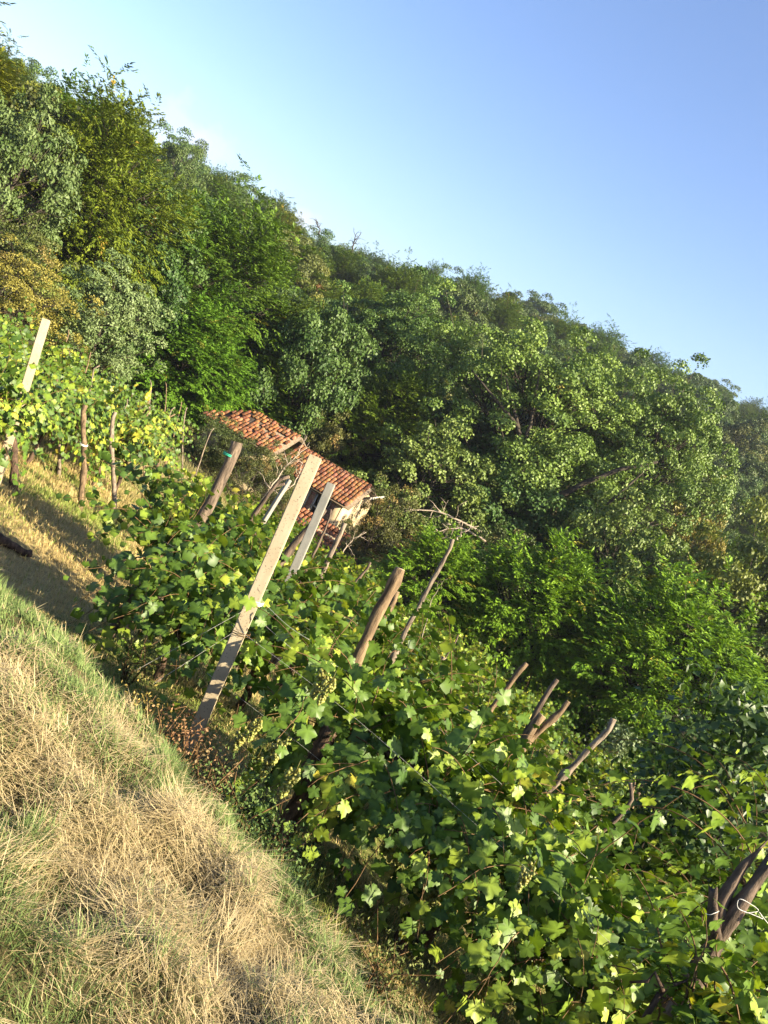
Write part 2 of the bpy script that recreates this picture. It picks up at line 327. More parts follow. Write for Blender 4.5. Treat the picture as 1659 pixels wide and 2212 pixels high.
PR['bushy'] = [make_tree('bushy', 41, 6, 2.3, 0.2, 36, 'leaf', 0.13, 0.075, 6, 9, 12, (0.065, 0.11, 0.03), (0.165, 0.215, 0.085), 0.12, lump=0.3, clump=0.16)]
PR['shrub'] = [make_tree('shrub', s, 3.6, 1.9, 0.05, 28, 'leaf', 0.085, 0.055, 5, 9, 11, (0.05, 0.07, 0.018), (0.12, 0.13, 0.035), 0.06, 0.10, (0.2, 0.15, 0.05), lump=0.4, clump=0.17) for s in (51, 52)]
PR['yellow_shrub'] = [make_tree('yellow_shrub', 55, 4.5, 1.9, 0.1, 32, 'leaf', 0.085, 0.055, 5, 9, 11, (0.10, 0.10, 0.02), (0.27, 0.235, 0.045), 0.07, 0.15, (0.12, 0.15, 0.03), lump=0.4, clump=0.17)]
trees = []
def tree(sp, x, y, height, radius, rz=None, tint=(1, 1, 1), label=None, cat='tree', group=None, var=None, name=None, z=None):
    p = PR[sp][var % len(PR[sp]) if var is not None else random.randrange(len(PR[sp]))]
    r = obj(name or {'bushy': 'leafy_tree', 'locust': 'locust_tree', 'locust_tall': 'locust_tree', 'oak': 'oak_tree', 'poplar': 'poplar_tree', 'poplar_young': 'poplar_tree', 'shrub': 'shrub', 'yellow_shrub': 'shrub'}[sp],
            None, None, label, cat, group)
    r.location = (x, y, (h1(x, y) if z is None else z) - 0.1)
    r.rotation_euler = (0, 0, random.uniform(0, 6.28) if rz is None else rz)
    s = radius / p['rad']; r.scale = (s, s, height / p['H'])
    obj('trunk', p['trunk'], r)
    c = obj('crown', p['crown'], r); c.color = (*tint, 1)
    r['_top'] = 0; del r['_top']
    trees.append((r, x, y, height, radius)); return r
def ptree(sp, px, py, d, wpx, toppx, label, tint=(1, 1, 1), cat='tree', group=None, var=None, rz=None, name=None):
    """tree whose crown middle lies at a spot seen d metres away; wpx = half width, toppx = crown half height, both in photo units"""
    c = at(px, py, d); k = d / FPX
    gz = h1(c[0], c[1]); top = c[2] + toppx * k
    hgt = max(top - gz, toppx * k * 1.4)
    return tree(sp, c[0], c[1], hgt, wpx * k, rz, tint, label, cat, group, var, name)

WG = 'trees of the wooded slope'
ptree('bushy', 225, 700, 28, 112, 135, 'rounded tree with dense pale grey-green leaves behind the thin stakes of the left vines', (1, 1, 1), var=0, group=WG)
ptree('yellow_shrub', 35, 700, 25, 105, 150, 'tall yellowing shrub behind the leaning pale concrete post on the left', (1, 1, 1), cat='shrub')
ptree('bushy', 25, 410, 33, 125, 200, 'dark small-leaved tree at the left edge, below the orange-tinged tree', (0.7, 0.75, 0.6), group=WG)
ptree('locust_tall', 205, 450, 40, 150, 215, 'big yellow-green locust rising behind the rounded grey-green tree', (1.25, 1.0, 0.9), group=WG, var=0)
ptree('oak', 45, 255, 48, 110, 85, 'orange-tinged tree near the upper left of the wood', (1.9, 1.3, 0.8), group=WG, var=1)
ptree('locust_tall', 470, 620, 50, 165, 160, 'broad bright-green locust above the tiled roof', (0.95, 1.0, 0.9), group=WG, var=1)
ptree('locust_tall', 340, 640, 46, 130, 170, 'locust between the yellow-green locust and the broad one above the roof', (0.8, 0.95, 0.9), group=WG, var=0)
ptree('locust', 530, 835, 51, 115, 75, 'small bright locust with feathery sprays just behind the left end of the tiled roof', (1.1, 1.15, 1.0), group=WG, var=0)
ptree('locust', 400, 770, 45, 120, 110, 'shadowy locust left of the tiled roof', (0.75, 0.9, 0.9), group=WG, var=1)  # crown tint darkened to stand in for shadow
ptree('oak', 640, 830, 60, 110, 110, 'dark broad tree behind the roof ridge', (0.75, 0.9, 0.8), group=WG, var=1)  # dim tint puts the shade behind the house into the crown
ptree('poplar', 820, 800, 62, 150, 160, 'poplar with fanned dark limbs left of the largest poplar', (0.75, 0.85, 0.8), group=WG, var=1)
ptree('poplar', 1150, 880, 54, 235, 165, 'largest poplar, with several dark trunks, in the middle of the valley', (1.18, 1.15, 1.05), group=WG, var=0, rz=0.4)
ptree('poplar', 1400, 990, 55, 185, 150, 'poplar filling the right flank of the largest poplar', (1.1, 1.08, 1.05), group=WG, var=1, rz=4.0)
ptree('poplar_young', 940, 1040, 47, 140, 110, 'young pale poplar over the dead pale branches beside the farmhouse', (0.95, 1, 0.95), group=WG)
ptree('poplar_young', 1310, 1200, 46, 140, 120, 'young pale poplar at the foot of the right poplar', (0.95, 1.0, 0.95), group=WG)
ptree('shrub', 820, 1130, 40, 85, 85, 'brownish green shrub beside the right corner of the farmhouse', (0.95, 0.9, 0.8), cat='shrub', var=0)
ptree('shrub', 700, 965, 48, 60, 60, 'tawny shrub rising behind the middle of the roof ridge', (1.1, 1.0, 0.9), cat='shrub', var=1)
ptree('locust', 945, 1245, 33, 100, 95, 'bright green locust beside the long pale stake', (1.15, 1.2, 1.0), group=WG, var=2)
ptree('locust', 1160, 1300, 34, 135, 145, 'tall bright green locust at the middle of the vineyard edge', (1.15, 1.2, 1.0), group=WG, var=0)
ptree('locust', 1440, 1440, 33, 180, 165, 'widest bright green locust at the right end of the vineyard edge', (1.15, 1.2, 1.0), group=WG, var=1)
ptree('locust', 1330, 1480, 36, 130, 120, 'shaded locust between the two tall bright locusts', (0.75, 0.9, 0.9), group=WG, var=2)  # lower tint paints the shade between the bright crowns
ptree('oak', 1620, 1270, 46, 150, 125, 'olive-brown tree at the right edge above the locusts', (1.9, 1.4, 1.0), group=WG, var=0)
ptree('shrub', 1500, 1165, 58, 75, 60, 'tan shrubby tree at the right foot of the right poplar', (2.2, 1.6, 1.0), cat='tree', var=1, name='small_tree')
ptree('oak', 1650, 1500, 48, 120, 110, 'dark tree at the right edge beyond the vineyard', (0.8, 0.85, 0.8), group=WG, var=2)
ptree('shrub', 1060, 1210, 44, 100, 70, 'dark shrub in the shade under the largest poplar', (0.6, 0.75, 0.7), cat='shrub', var=0)  # poplar shade put into the leaf colour by the low tint
ptree('shrub', 560, 1005, 34, 55, 48, 'twiggy shrub growing up against the front of the tiled roof', (0.85, 0.85, 0.8), cat='shrub', var=1)
ptree('shrub', 612, 1015, 36.5, 42, 40, 'shrub between the twiggy shrub and the right half of the roof', (0.8, 0.85, 0.8), cat='shrub', var=0)

ptree('shrub', 30, 570, 31, 110, 90, 'olive bush under the dark small-leaved tree at the left edge', (0.8, 0.85, 0.7), cat='shrub', var=1)
ptree('shrub', 752, 1165, 36.3, 45, 32, 'low shrub at the foot of the farmhouse gable wall', (0.75, 0.8, 0.7), cat='shrub', var=0)
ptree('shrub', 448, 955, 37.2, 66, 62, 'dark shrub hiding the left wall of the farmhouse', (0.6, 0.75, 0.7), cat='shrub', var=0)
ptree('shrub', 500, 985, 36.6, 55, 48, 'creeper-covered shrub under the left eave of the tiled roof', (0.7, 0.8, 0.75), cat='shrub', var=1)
def limb(root, pts, r0, r1):
    P = np.array(pts); t = np.linspace(0, 1, len(P)); u = np.linspace(0, 1, 14); g = np.random.default_rng(len(root.children))
    Q = np.stack([np.interp(u, t, P[:, i]) for i in range(3)], 1) + g.normal(size=(14, 3)) * r1 * 0.5
    m = Matrix.Translation(root.location) @ root.rotation_euler.to_matrix().to_4x4() @ Matrix.Diagonal((*root.scale, 1)); V, T, _ = tube(Q, np.linspace(r0, r1, 14), 7)
    mi = np.array(m.inverted()); V = V @ mi[:3, :3].T + mi[:3, 3]
    obj('limb', mesh_np('limb', V, T, None, True, [M_BARK]), root)
BIG = [t[0] for t in trees if t[0]['label'].startswith('largest poplar')][0]
limb(BIG, [at(1080, 1170, 51), at(1115, 1110, 50), at(1210, 1070, 49), at(1330, 1015, 48.5), at(1420, 1000, 48.5)], 0.32, 0.07)
limb(BIG, [at(1085, 1160, 51), at(1130, 1020, 50), at(1118, 920, 49.5), at(1095, 820, 49.5)], 0.28, 0.06)
limb(BIG, [at(1120, 990, 49.8), at(1150, 900, 49.5), at(1165, 800, 49.5)], 0.16, 0.04)
limb(BIG, [at(1118, 920, 49.5), at(1060, 850, 49), at(1020, 800, 49)], 0.13, 0.03)
limb(BIG, [at(1240, 1160, 50), at(1290, 1110, 49), at(1345, 1060, 48.5), at(1400, 1010, 48.5)], 0.16, 0.05)
POP = [t[0] for t in trees if t[0]['label'].startswith('poplar with fanned')][0]
limb(POP, [at(850, 960, 57), at(830, 900, 56.5), at(780, 830, 56)], 0.2, 0.06)
limb(POP, [at(835, 915, 56.5), at(800, 820, 56), at(760, 790, 56)], 0.12, 0.04)

for x_, y_, h_, l_ in ((21.5, 25.5, 8.5, 'first of the unseen trees added for shade below the right end of the vineyard'), (25.5, 31, 10, 'second of the unseen trees added for shade below the right end of the vineyard'), (29, 38, 11, 'third of the unseen trees added for shade below the right end of the vineyard'), (23.5, 41, 8, 'low tree added for shade beside the third one below the vineyard')):
    tree('oak', x_, y_, h_, h_ * 0.42, None, (0.9, 0.9, 0.9), l_, 'tree', WG)  # trees added mostly out of view to shade the vineyard edge
# the wood on the slope: one tree at a time
SKY_PTS = np.array([(-300, -60), (0, 85), (130, 150), (280, 235), (350, 285), (500, 350), (600, 425), (690, 505), (780, 545), (900, 565), (1000, 585), (1100, 625), (1200, 655), (1300, 695), (1400, 762), (1500, 795), (1659, 875), (1900, 1000)], float)
_a, _b = SKY_PTS[:, 0] - 829.5, 1106 - SKY_PTS[:, 1]
SKY_R = _a * math.cos(ROLL) - _b * math.sin(ROLL); SKY_U = _a * math.sin(ROLL) + _b * math.cos(ROLL)
def sky_height(x, y):
    """how high (metres, world z) something standing at x, y may reach without rising above the wooded skyline"""
    d = y; 
    for _ in range(3):
        u = np.interp(x / d * FPX, SKY_R, SKY_U); ang = math.atan(u / FPX) - PITCH; z = y * math.tan(ang); d = y * F0[1] + z * F0[2]
    return z
def wood():
    out = []
    g = np.random.default_rng(99)
    def ok(x, y, gap, lst):
        return all((x - a) ** 2 + (y - b) ** 2 > (gap * k) ** 2 for a, b, k in lst)
    placed = [(t[1], t[2], 0.55) for t in trees]
    cand = []
    for rad0, rad1, gap in ((44, 70, 4.6), (70, 110, 5.6), (110, 175, 7.0), (175, 320, 11.0)):
        for _ in range(2600):
            az = R(g.uniform(-42, 34)); d = math.sqrt(g.uniform(rad0 ** 2, rad1 ** 2))
            x, y = d * math.sin(az), d * math.cos(az)
            if y < 50 - 0.02 * x and not (x < -14 and y > 32 - 0.12 * (x + 14)): continue
            if x > 14 and d < 62: continue
            if ok(x, y, gap, placed): placed.append((x, y, 1.0)); cand.append((x, y, d))
    for x, y, d in cand:
        n = fbm(x * 0.035 + 3, y * 0.035 + 1)[()] if False else float(fbm(np.array([x * 0.035 + 3]), np.array([y * 0.035 + 1]))[0])
        u = g.random()
        if d < 58 and x < 5: sp = 'locust_tall' if u < 0.45 else 'oak'
        elif d < 85 and x < 5: sp = 'oak' if u < 0.72 else 'locust_tall'
        else: sp = 'oak' if u < 0.35 + n * 0.6 else 'locust_tall'
        if sp == 'oak': hgt, rd, t = g.uniform(8, 11.5), g.uniform(3.4, 5.0), g.uniform(0.75, 1.25)
        else: hgt, rd, t = g.uniform(8.5, 12), g.uniform(3.2, 4.4), g.uniform(0.65, 1.0)
        if d > 175: hgt *= 1.35; rd *= 1.7
        w = g.uniform(0.85, 1.12) if g.random() < 0.93 else 1.45
        z = h1(x, y)
        cap = sky_height(x, y) - z - abs(g.normal()) * 0.012 * d
        if hgt > cap or d > 110: hgt = min(hgt * 1.25, cap)
        if hgt < 4.5: continue
        rd = min(rd, hgt * 0.55)
        px, py, dd = proj((x, y, z + hgt * 0.75))
        m = rd / dd * FPX + 60
        if px < -m or px > 1659 + m or py < -m or py > 2212 + m: continue
        out.append((sp, x, y, hgt, rd, (t * w, t, t * 0.9), px, py, d))
    # keep only crowns that show past the ones in front of them
    cov = np.zeros((120, 90), bool); yy, xx = np.mgrid[0:120, 0:90]; X = xx * 1659 / 90 + 9; Y = yy * 2212 / 120 + 9
    def disk(x, y, z, h, rd, k):
        c, sn = proj((x, y, z + h * 0.58)), None
        d = c[2]; u = (X - c[0]) / FPX * d; v = (Y - c[1]) / FPX * d; a = u * math.cos(ROLL) + v * math.sin(ROLL); b = -u * math.sin(ROLL) + v * math.cos(ROLL)
        return (a / (rd * k)) ** 2 + (b / (h * 0.46 * k)) ** 2 < 1
    for t in trees: cov |= disk(t[1], t[2], h1(t[1], t[2]), t[3], t[4], 0.8)
    keep = []
    for w in sorted(out, key=lambda w: w[8]):
        m = disk(w[1], w[2], h1(w[1], w[2]), w[3], w[4], 1.0); mi = disk(w[1], w[2], h1(w[1], w[2]), w[3], w[4], 0.75)
        if (m & ~cov).sum() > 1: keep.append(w); cov |= mi
    return keep
WOOD = wood()
def ordinal(n):
    return f"{n}{'th' if 10 <= n % 100 <= 20 else {1: 'st', 2: 'nd', 3: 'rd'}.get(n % 10, 'th')}"
def plant_wood(W):
    # ranks by distance; within a rank numbered along the slope from the left
    ranks = {}
    for w in W:
        k = 0 if w[8] < 62 else 1 if w[8] < 85 else 2 if w[8] < 110 else 3 if w[8] < 140 else 4 if w[8] < 175 else 5
        ranks.setdefault((k, w[0]), []).append(w)
    txt = ['at the foot of the wooded slope', 'low on the wooded slope', 'halfway up the wooded slope', 'on the upper wooded slope', 'along the wooded ridge', 'on the far hill']
    for (k, sp), lst in sorted(ranks.items()):
        lst.sort(key=lambda w: w[1] / w[2])
        for i, w in enumerate(lst):
            look = {'oak': 'round dark', 'locust_tall': 'feathery green'}[sp]
            if w[5][0] / w[5][1] > 1.4: look = {'oak': 'round russet', 'locust_tall': 'feathery yellowing'}[sp]
            pos = ordinal(i + 1) + ' from left'
            tree(w[0], w[1], w[2], w[3], w[4], None, w[5], f"{look} tree {txt[k]}, {pos} of such", 'tree', WG)
plant_wood(WOOD)
print('wood', len(WOOD))

# ------------------------------------------------------------------ vine leaves
def vine_leaf(seed, rim=20, teeth=0.10, mat=M_VINE):
    g = np.random.default_rng(seed)
    th = np.linspace(0.16, 2 * np.pi - 0.16, rim)          # angle from the stalk, tip at pi
    lob = 0.66 + 0.13 * np.cos((th - np.pi) * 5) * np.where(np.abs(th - np.pi) < 2.3, 1, 0.4) + 0.14 * np.cos(th - np.pi)
    lob += teeth * (np.arange(rim) % 2 - 0.5) + g.normal(size=rim) * 0.025
    x = -lob * np.sin(th) * 0.62; y = -lob * np.cos(th) * 0.62
    rr = np.hypot(x, y)
    z = g.uniform(-0.75, -0.25) * rr ** 2 + 0.14 * np.abs(x) + g.uniform(-0.2, 0.2) * x * np.abs(y) * 2 + 0.05 * np.sin(th * 3 + seed) * rr + g.normal(size=rim) * 0.012
    zin = -0.28 * (rr * 0.55) ** 2 + 0.03 * np.cos((th - np.pi) * 5)
    V = np.concatenate([[[0, 0, 0.0]], np.stack([x, y, z], 1), [[0, -0.42, 0.05], [0.012, -0.42, 0.05]]]); V[:, 1] += 0.0
    T = [[0, 1 + i, 2 + i] for i in range(rim - 1)] + [[0, rim + 1, rim + 2]]
    col = np.concatenate([[[1.35, 1.3, 1.15]], np.array([[1, 1, 0.95]]) * (0.82 + 0.5 * np.clip(np.cos((th - np.pi) * 5), 0, 1)[:, None] ** 2), [[2.2, 1.2, 0.6]] * 2])
    return V.astype(float), np.array(T), col
LEAFV = [vine_leaf(s, 26) for s in (1, 2, 3, 4, 5, 9, 10, 11)]
LEAFLO = [vine_leaf(s, 10, 0.16) for s in (6, 7, 8)]
LEAFME = [mesh_np('vine_leaf', v, t, c, True, [M_VINE]) for v, t, c in LEAFV]
C_DARK, C_MID, C_LITE, C_YEL = (0.034, 0.074, 0.014), (0.095, 0.165, 0.022), (0.215, 0.285, 0.032), (0.40, 0.35, 0.05)
def leaf_cols(n, g, yel=0.03, lite=0.25, per=15):
    k = n // per + 1; sh = np.repeat(g.random(k), per)[:n]; u = np.repeat(g.random(k), per)[:n] * 0.7 + g.random(n) * 0.3     # whole shoots pale or yellow together, painting light and dark clumps too
    c = lerp3(C_DARK, C_MID, 0.5 * sh + 0.5 * g.random(n)); u = (np.argsort(np.argsort(u)) + 0.5) / n
    q = u < lite; c[q] = lerp3(C_MID, C_LITE, g.random(q.sum())); q = u < yel; c[q] = lerp3(C_LITE, C_YEL, g.random(q.sum()) ** 1.5)
    return c
def shoots(seed, n, hc, half, hmax, spread, per=15, length=(0.6, 1.15), size=(0.085, 0.15), droop=1.0, lowf=0.3):
    """leaf frames of one vine: base points, normals, tip directions, sizes and the canes they sit on"""
    g = np.random.default_rng(seed); P, N, T, S, canes = [], [], [], [], []
    for i in range(n):
        a = g.uniform(-half, half); sgn = 1 if g.random() < 0.5 else -1
        low = g.random() < lowf
        d = nrm(np.array([g.normal() * 0.55, sgn * g.uniform(0.05, 0.9) * spread, g.uniform(-0.5, 0.25) if low else g.uniform(0.35, 1.0)]))
        ln = g.uniform(*length); k = per; st = ln / k
        p = np.array([a, g.normal() * 0.06, hc + g.normal() * 0.10]); pts = [p.copy()]
        for j in range(k):
            d = nrm(d + np.array([g.normal() * 0.10, g.normal() * 0.10 + sgn * 0.03, -0.085 * droop * (0.5 + j / k) - max(0, p[2] - hmax) * 0.6]))
            p = p + d * st; pts.append(p.copy())
            side = nrm(np.cross(d, UP) + 1e-6) * (1 if j % 2 else -1)
            out = nrm(np.array([0.15 * g.normal(), np.sign(p[1]) * min(1, abs(p[1]) / 0.25), 0.0]))
            P.append(p + side * g.uniform(0.03, 0.10) + g.normal(size=3) * 0.03)
            nn = nrm(out * 0.75 + UP * g.uniform(0.15, 0.9) + g.normal(size=3) * 0.35); N.append(nn)
            t = -UP * 0.9 + out * 0.35 + side * 0.45 + g.normal(size=3) * 0.4; t = nrm(t - nn * (t @ nn)); T.append(t)
            S.append((size[0] * 0.75 + (size[1] - size[0] * 0.75) * g.random() ** 0.8) * (1.1 - 0.5 * (j / k) ** 2))
        canes.append(np.array(pts))
    return np.array(P), np.array(N), np.array(T), np.array(S), canes, g
def leaf_join(P, N, T, S, C, lib, g):
    which = g.integers(0, len(lib), len(P)); Vs, Ts, Cs, o = [], [], [], 0
    B = np.cross(T, N)
    for w, (v, t, c) in enumerate(lib):
        q = np.where(which == w)[0]
        if not len(q): continue
        vv = P[q][:, None] + S[q][:, None, None] * (v[None, :, 0:1] * B[q][:, None] + v[None, :, 1:2] * T[q][:, None] + v[None, :, 2:3] * N[q][:, None])
        Vs.append(vv.reshape(-1, 3)); k = len(v)
        Ts.append((t[None] + (np.arange(len(q)) * k)[:, None, None]).reshape(-1, 3) + o); o += len(q) * k
        Cs.append((c[None] * C[q][:, None]).reshape(-1, 3))
    return np.concatenate(Vs), np.concatenate(Ts), np.concatenate(Cs)
def vine_wood(seed, hc, half, r=0.035):
    g = np.random.default_rng(seed + 500); t = np.linspace(0, 1, 8)
    P = np.stack([np.cumsum(g.normal(size=8) * 0.028), np.cumsum(g.normal(size=8) * 0.022), t * (hc + 0.18) - 0.18], 1)
    parts = [tube(P, r * (1.15 - 0.35 * t) * (1 + 0.18 * g.normal(size=8)), 7)[:2]]
    for s in (-1, 1):
        u = np.linspace(0, 1, 6)
        Q = P[-1] + np.stack([s * half * u, g.normal(size=6) * 0.015, 0.06 * np.sin(u * 3) + g.normal(size=6) * 0.012], 1)
        parts.append(tube(Q, r * (0.7 - 0.4 * u), 6)[:2])
    return merge(parts)
def berries(seed, n=85, L=0.17, r=0.0105):
    g = np.random.default_rng(seed)
    ico = bpy_ico; parts, cols = [], []
    for i in range(n):
        z = -L * g.random() ** 0.8; w = 0.045 * (1 - (-z / L) * 0.75) * (0.5 + min(1, (-z / L) * 6) * 0.5)
        a = g.uniform(0, 6.28); k = 0.6 + 0.4 * g.random()
        c = np.array([math.cos(a) * w * k, math.sin(a) * w * k, z]); rr = r * g.uniform(0.8, 1.15)
        parts.append((ico[0] * rr + c, ico[1])); cols.append(np.repeat([np.array((0.26, 0.30, 0.075)) * g.uniform(0.7, 1.15) + (0.06 * g.random(), 0, 0)], len(ico[0]), 0))
    parts.append(tube(np.array([(0, 0, 0.05), (0.004, 0, 0), (0, 0, -L * 0.8)]), 0.002, 3)[:2]); cols.append(np.repeat([(0.15, 0.14, 0.04)], len(parts[-1][0]), 0))
    return (*merge(parts), np.concatenate(cols))
import bmesh
def _ico():
    bm = bmesh.new(); bmesh.ops.create_icosphere(bm, subdivisions=1, radius=1)
    V = np.array([v.co[:] for v in bm.verts]); T = np.array([[v.index for v in f.verts] for f in bm.faces]); bm.free(); return V, T
bpy_ico = _ico()
GRAPES = [mesh_np('grape_bunch', *berries(s), True, [M_BERRY]) for s in (1, 2, 3)]
CAMP = np.zeros(3)
def vine(x, y, ang, seed, label, group, nshoot=30, nobj=0, hc=0.85, half=0.62, hmax=1.35, spread=1.0, yel=0.03, lite=0.25, tint=1.0, hi=False, grapes=0, size=(0.085, 0.15), length=(0.6, 1.15), per=15, z=None, droop=1.0, wood_r=0.035):
    r = obj('grapevine', None, None, label, 'grapevine', group)
    r.location = (x, y, h1(x, y) if z is None else z); r.rotation_euler = (0, 0, ang)
    P, N, T, S, canes, g = shoots(seed, nshoot, hc, half, hmax, spread, per, length, size, droop)
    C = leaf_cols(len(P), g, yel, lite, per) * tint
    q = P[:, 2] > 0.06; P, N, T, S, C = P[q], N[q], T[q], S[q], C[q]
    ca, sa = math.cos(-ang), math.sin(-ang)
    cl = np.array(CAMP) - np.array(r.location); cl = np.array([cl[0] * ca - cl[1] * sa, cl[0] * sa + cl[1] * ca, cl[2]])
    order = np.argsort(np.linalg.norm(P - cl, axis=1) - 4 * S); ind = order[:nobj]; rest = order[nobj:]
    B = np.cross(T, N)
    for i in ind:
        o = bpy.data.objects.new('leaf', LEAFME[g.integers(0, len(LEAFME))]); COL.objects.link(o); o.parent = r
        m = Matrix(((B[i, 0], T[i, 0], N[i, 0], 0), (B[i, 1], T[i, 1], N[i, 1], 0), (B[i, 2], T[i, 2], N[i, 2], 0), (0, 0, 0, 1)))
        o.matrix_local = Matrix.Translation(P[i]) @ m @ Matrix.Scale(S[i], 4)
        o.color = (*C[i], 1)
    V, Tt, Cc = leaf_join(P[rest], N[rest], T[rest], S[rest], C[rest], LEAFV if hi else LEAFLO, g)
    obj('foliage', mesh_np('vine_foliage', V, Tt, Cc, True, [M_VINE]), r, kind='stuff')
    obj('trunk', mesh_np('vine_trunk', *vine_wood(seed, hc, half, wood_r), None, True, [M_VBARK]), r)
    cm = merge([tube(c, np.linspace(0.0042, 0.0018, len(c)), 4, False)[:2] for c in canes])
    obj('cane', mesh_np('vine_canes', *cm, None, True, [M_CANE]), r)
    for k in range(grapes):
        o = obj('grape_bunch', GRAPES[k % 3], r); o.location = (g.uniform(-half, half), -g.uniform(0.3, 0.46) * math.copysign(1, math.cos(ang)), hc - g.uniform(0.0, 0.25)); s = g.uniform(1.0, 1.4); o.scale = (s, s, s)
    return r
G1, G2, GL = 'grapevines of the front row', 'grapevines of the rows behind', 'grapevines of the terrace beyond the grass path'
# front row, from the tall pale concrete post down to the right
def row(x0, y0, x1, y1, n, fn, jit=0.08):
    ang = math.atan2(y1 - y0, x1 - x0)
    for i in range(n):
        t = (i + 0.5) / n; fn(i, x0 + (x1 - x0) * t + random.gauss(0, jit), y0 + (y1 - y0) * t + random.gauss(0, jit), ang)
ords = ['first', 'second', 'third', 'fourth', 'fifth', 'sixth', 'seventh', 'eighth', 'ninth', 'tenth', 'eleventh', 'twelfth', 'thirteenth', 'fourteenth']
row(0.25, 4.95, 5.4, 3.6, 6, lambda i, x, y, a: vine(x, y, a, 100 + i, f'front-row grapevine with large green leaves, {ords[i]} from the tall pale concrete post', G1, 66, 200, 0.78 if i < 3 else 0.7, 0.6, 1.25 if i < 3 else 1.1, 1.25, 0.03, 0.42, hi=True, grapes=(6 if i < 2 else 3 if i < 5 else 1), size=(0.09, 0.16)))
row(-1.75, 7.4, 6.6, 5.2, 9, lambda i, x, y, a: vine(x, y, a, 200 + i, f'grapevine in the second row from the camera, {ords[i]} from the grass path', G2, 56, 90, 0.95 if i < 3 else 0.72, 0.65, 1.7 if i < 3 else 1.15, 0.8 if i < 1 else 1.1, 0.03, 0.36))
row(-2.6, 9.8, 7.6, 7.0, 10, lambda i, x, y, a: vine(x, y, a, 300 + i, f'grapevine in the third row from the camera, {ords[i]} from the grass path', G2, 44, 45, 1.05 if i < 3 else 0.8, 0.65, 1.65 if i < 3 else 1.25, 0.8 if i < 1 else 1.0, 0.06, 0.35))
rn = ['fourth', 'fifth', 'sixth', 'seventh', 'eighth', 'ninth', 'tenth']
for k in range(7):
    y0 = 12.4 + 2.9 * k; xl = -2.9 - 0.10 * k; xr = 9.5 + 1.6 * k; n = 9
    row(xl, y0, xr, y0 - 0.27 * (xr - xl), n, lambda i, x, y, a: vine(x, y, a, 400 + 20 * k + i, f'grapevine in the {rn[k]} row from the camera, {ords[i]} from its left end', G2, 30, 12 if k < 3 else 4, 0.9, 0.85, 1.4, 1.1, 0.08, 0.45, size=(0.10, 0.17)))
FRONT = [o for o in COL.objects if o.get('group') == G1]
for k, (px, py, dd) in enumerate([(560, 1555, 4.62), (600, 1610, 4.5), (620, 1590, 4.45), (640, 1660, 4.4), (585, 1640, 4.5), (530, 1575, 4.7), (718, 1465, 4.6), (706, 1448, 4.65), (1150, 1870, 3.75)]):
    p = at(px, py, dd); v = min(FRONT, key=lambda o: (o.location.x - p[0]) ** 2 + (o.location.y - p[1]) ** 2)
    m = Matrix.Translation(v.location) @ v.rotation_euler.to_matrix().to_4x4(); o = obj('grape_bunch', GRAPES[k % 3], v); o.location = m.inverted() @ Vector(p); z = 0.85 + 0.08 * (k % 4); o.scale = (z, z, z)
for k, (px, py, dd, lab) in enumerate([(415, 1330, 6.9, 'bushy dark grapevine filling the space left of the tall pale concrete post'), (520, 1240, 7.4, 'dense grapevine directly behind the tall pale concrete post')]):
    p = at(px, py, dd); vine(p[0], p[1], -0.25, 240 + k, lab, G2, 60 if k != 1 else 34, 110, 0.75, 0.45 if k != 1 else 0.3, 1.5 if k != 1 else 1.1, 1.1 if k != 1 else 0.7, 0.015, 0.25, size=(0.08, 0.15))
q = at(1585, 2110, 2.85); vine(q[0], q[1], 0.2, 770, 'leafy vine growing in front of the foot of the forked grey stump', G1, 18, 150, q[2] - h1(q[0], q[1]) - 0.2, 0.1, q[2] - h1(q[0], q[1]) + 0.1, 0.9, 0.05, 0.4, hi=True, size=(0.06, 0.11), length=(0.3, 0.55), wood_r=0.014)
# row nearest the lens at the right edge
row(1.75, 2.55, 3.5, 2.7, 2, lambda i, x, y, a: vine(x, y, a, 700 + i, ['grapevine climbing round the forked grey stump at the lower right', 'grapevine right of the forked grey stump at the frame edge'][i], G1, 40, 170, 1.15, 0.5, 1.6, 0.9, 0.05, 0.4, hi=True, size=(0.06, 0.115), length=(0.4, 0.8)))
q = at(1625, 1880, 4.0); vine(q[0], q[1], 0.3, 760, 'bright drooping vine shoots at the right edge behind the forked grey stump', G1, 14, 120, 1.75, 0.12, 2.3, 0.7, 0.05, 0.85, tint=1.1, hi=True, size=(0.06, 0.11), length=(0.7, 1.2), droop=1.6)  # more pale leaves and a raised tint paint sunlight onto these shoots
# terrace beyond the grass path
row(-6.3, 10.2, -4.6, 16.0, 6, lambda i, x, y, a: vine(x, y, a, 800 + i, f'sunlit grapevine beside the grass path, {ords[i]} beyond the leaning pale concrete post', GL, 50, 40, 0.95, 0.65, 1.55, 1.0, 0.4 if i == 4 else 0.06, 0.4, tint=0.9, size=(0.09, 0.16)))
for k in range(3):
    row(-7.8 - 0.9 * k, 11.5 + 1.8 * k, -5.8 - 0.3 * k, 19.5 + 1.5 * k, 6, lambda i, x, y, a: vine(x, y, a, 840 + 10 * k + i, f'{["second", "third", "fourth"][k]}-row grapevine beyond the grass path, {ords[i]} from its near end', GL, 44, 8, 0.95, 0.75, 1.55, 1.1, 0.08, 0.35, tint=0.9, size=(0.10, 0.17)))

vine(-4.75, 9.55, 1.3, 860, 'bright grapevine in front of the leaning pale concrete post at the left edge', GL, 46, 120, 0.95, 0.5, 1.6, 1.0, 0.05, 0.5, tint=0.95, size=(0.09, 0.15))

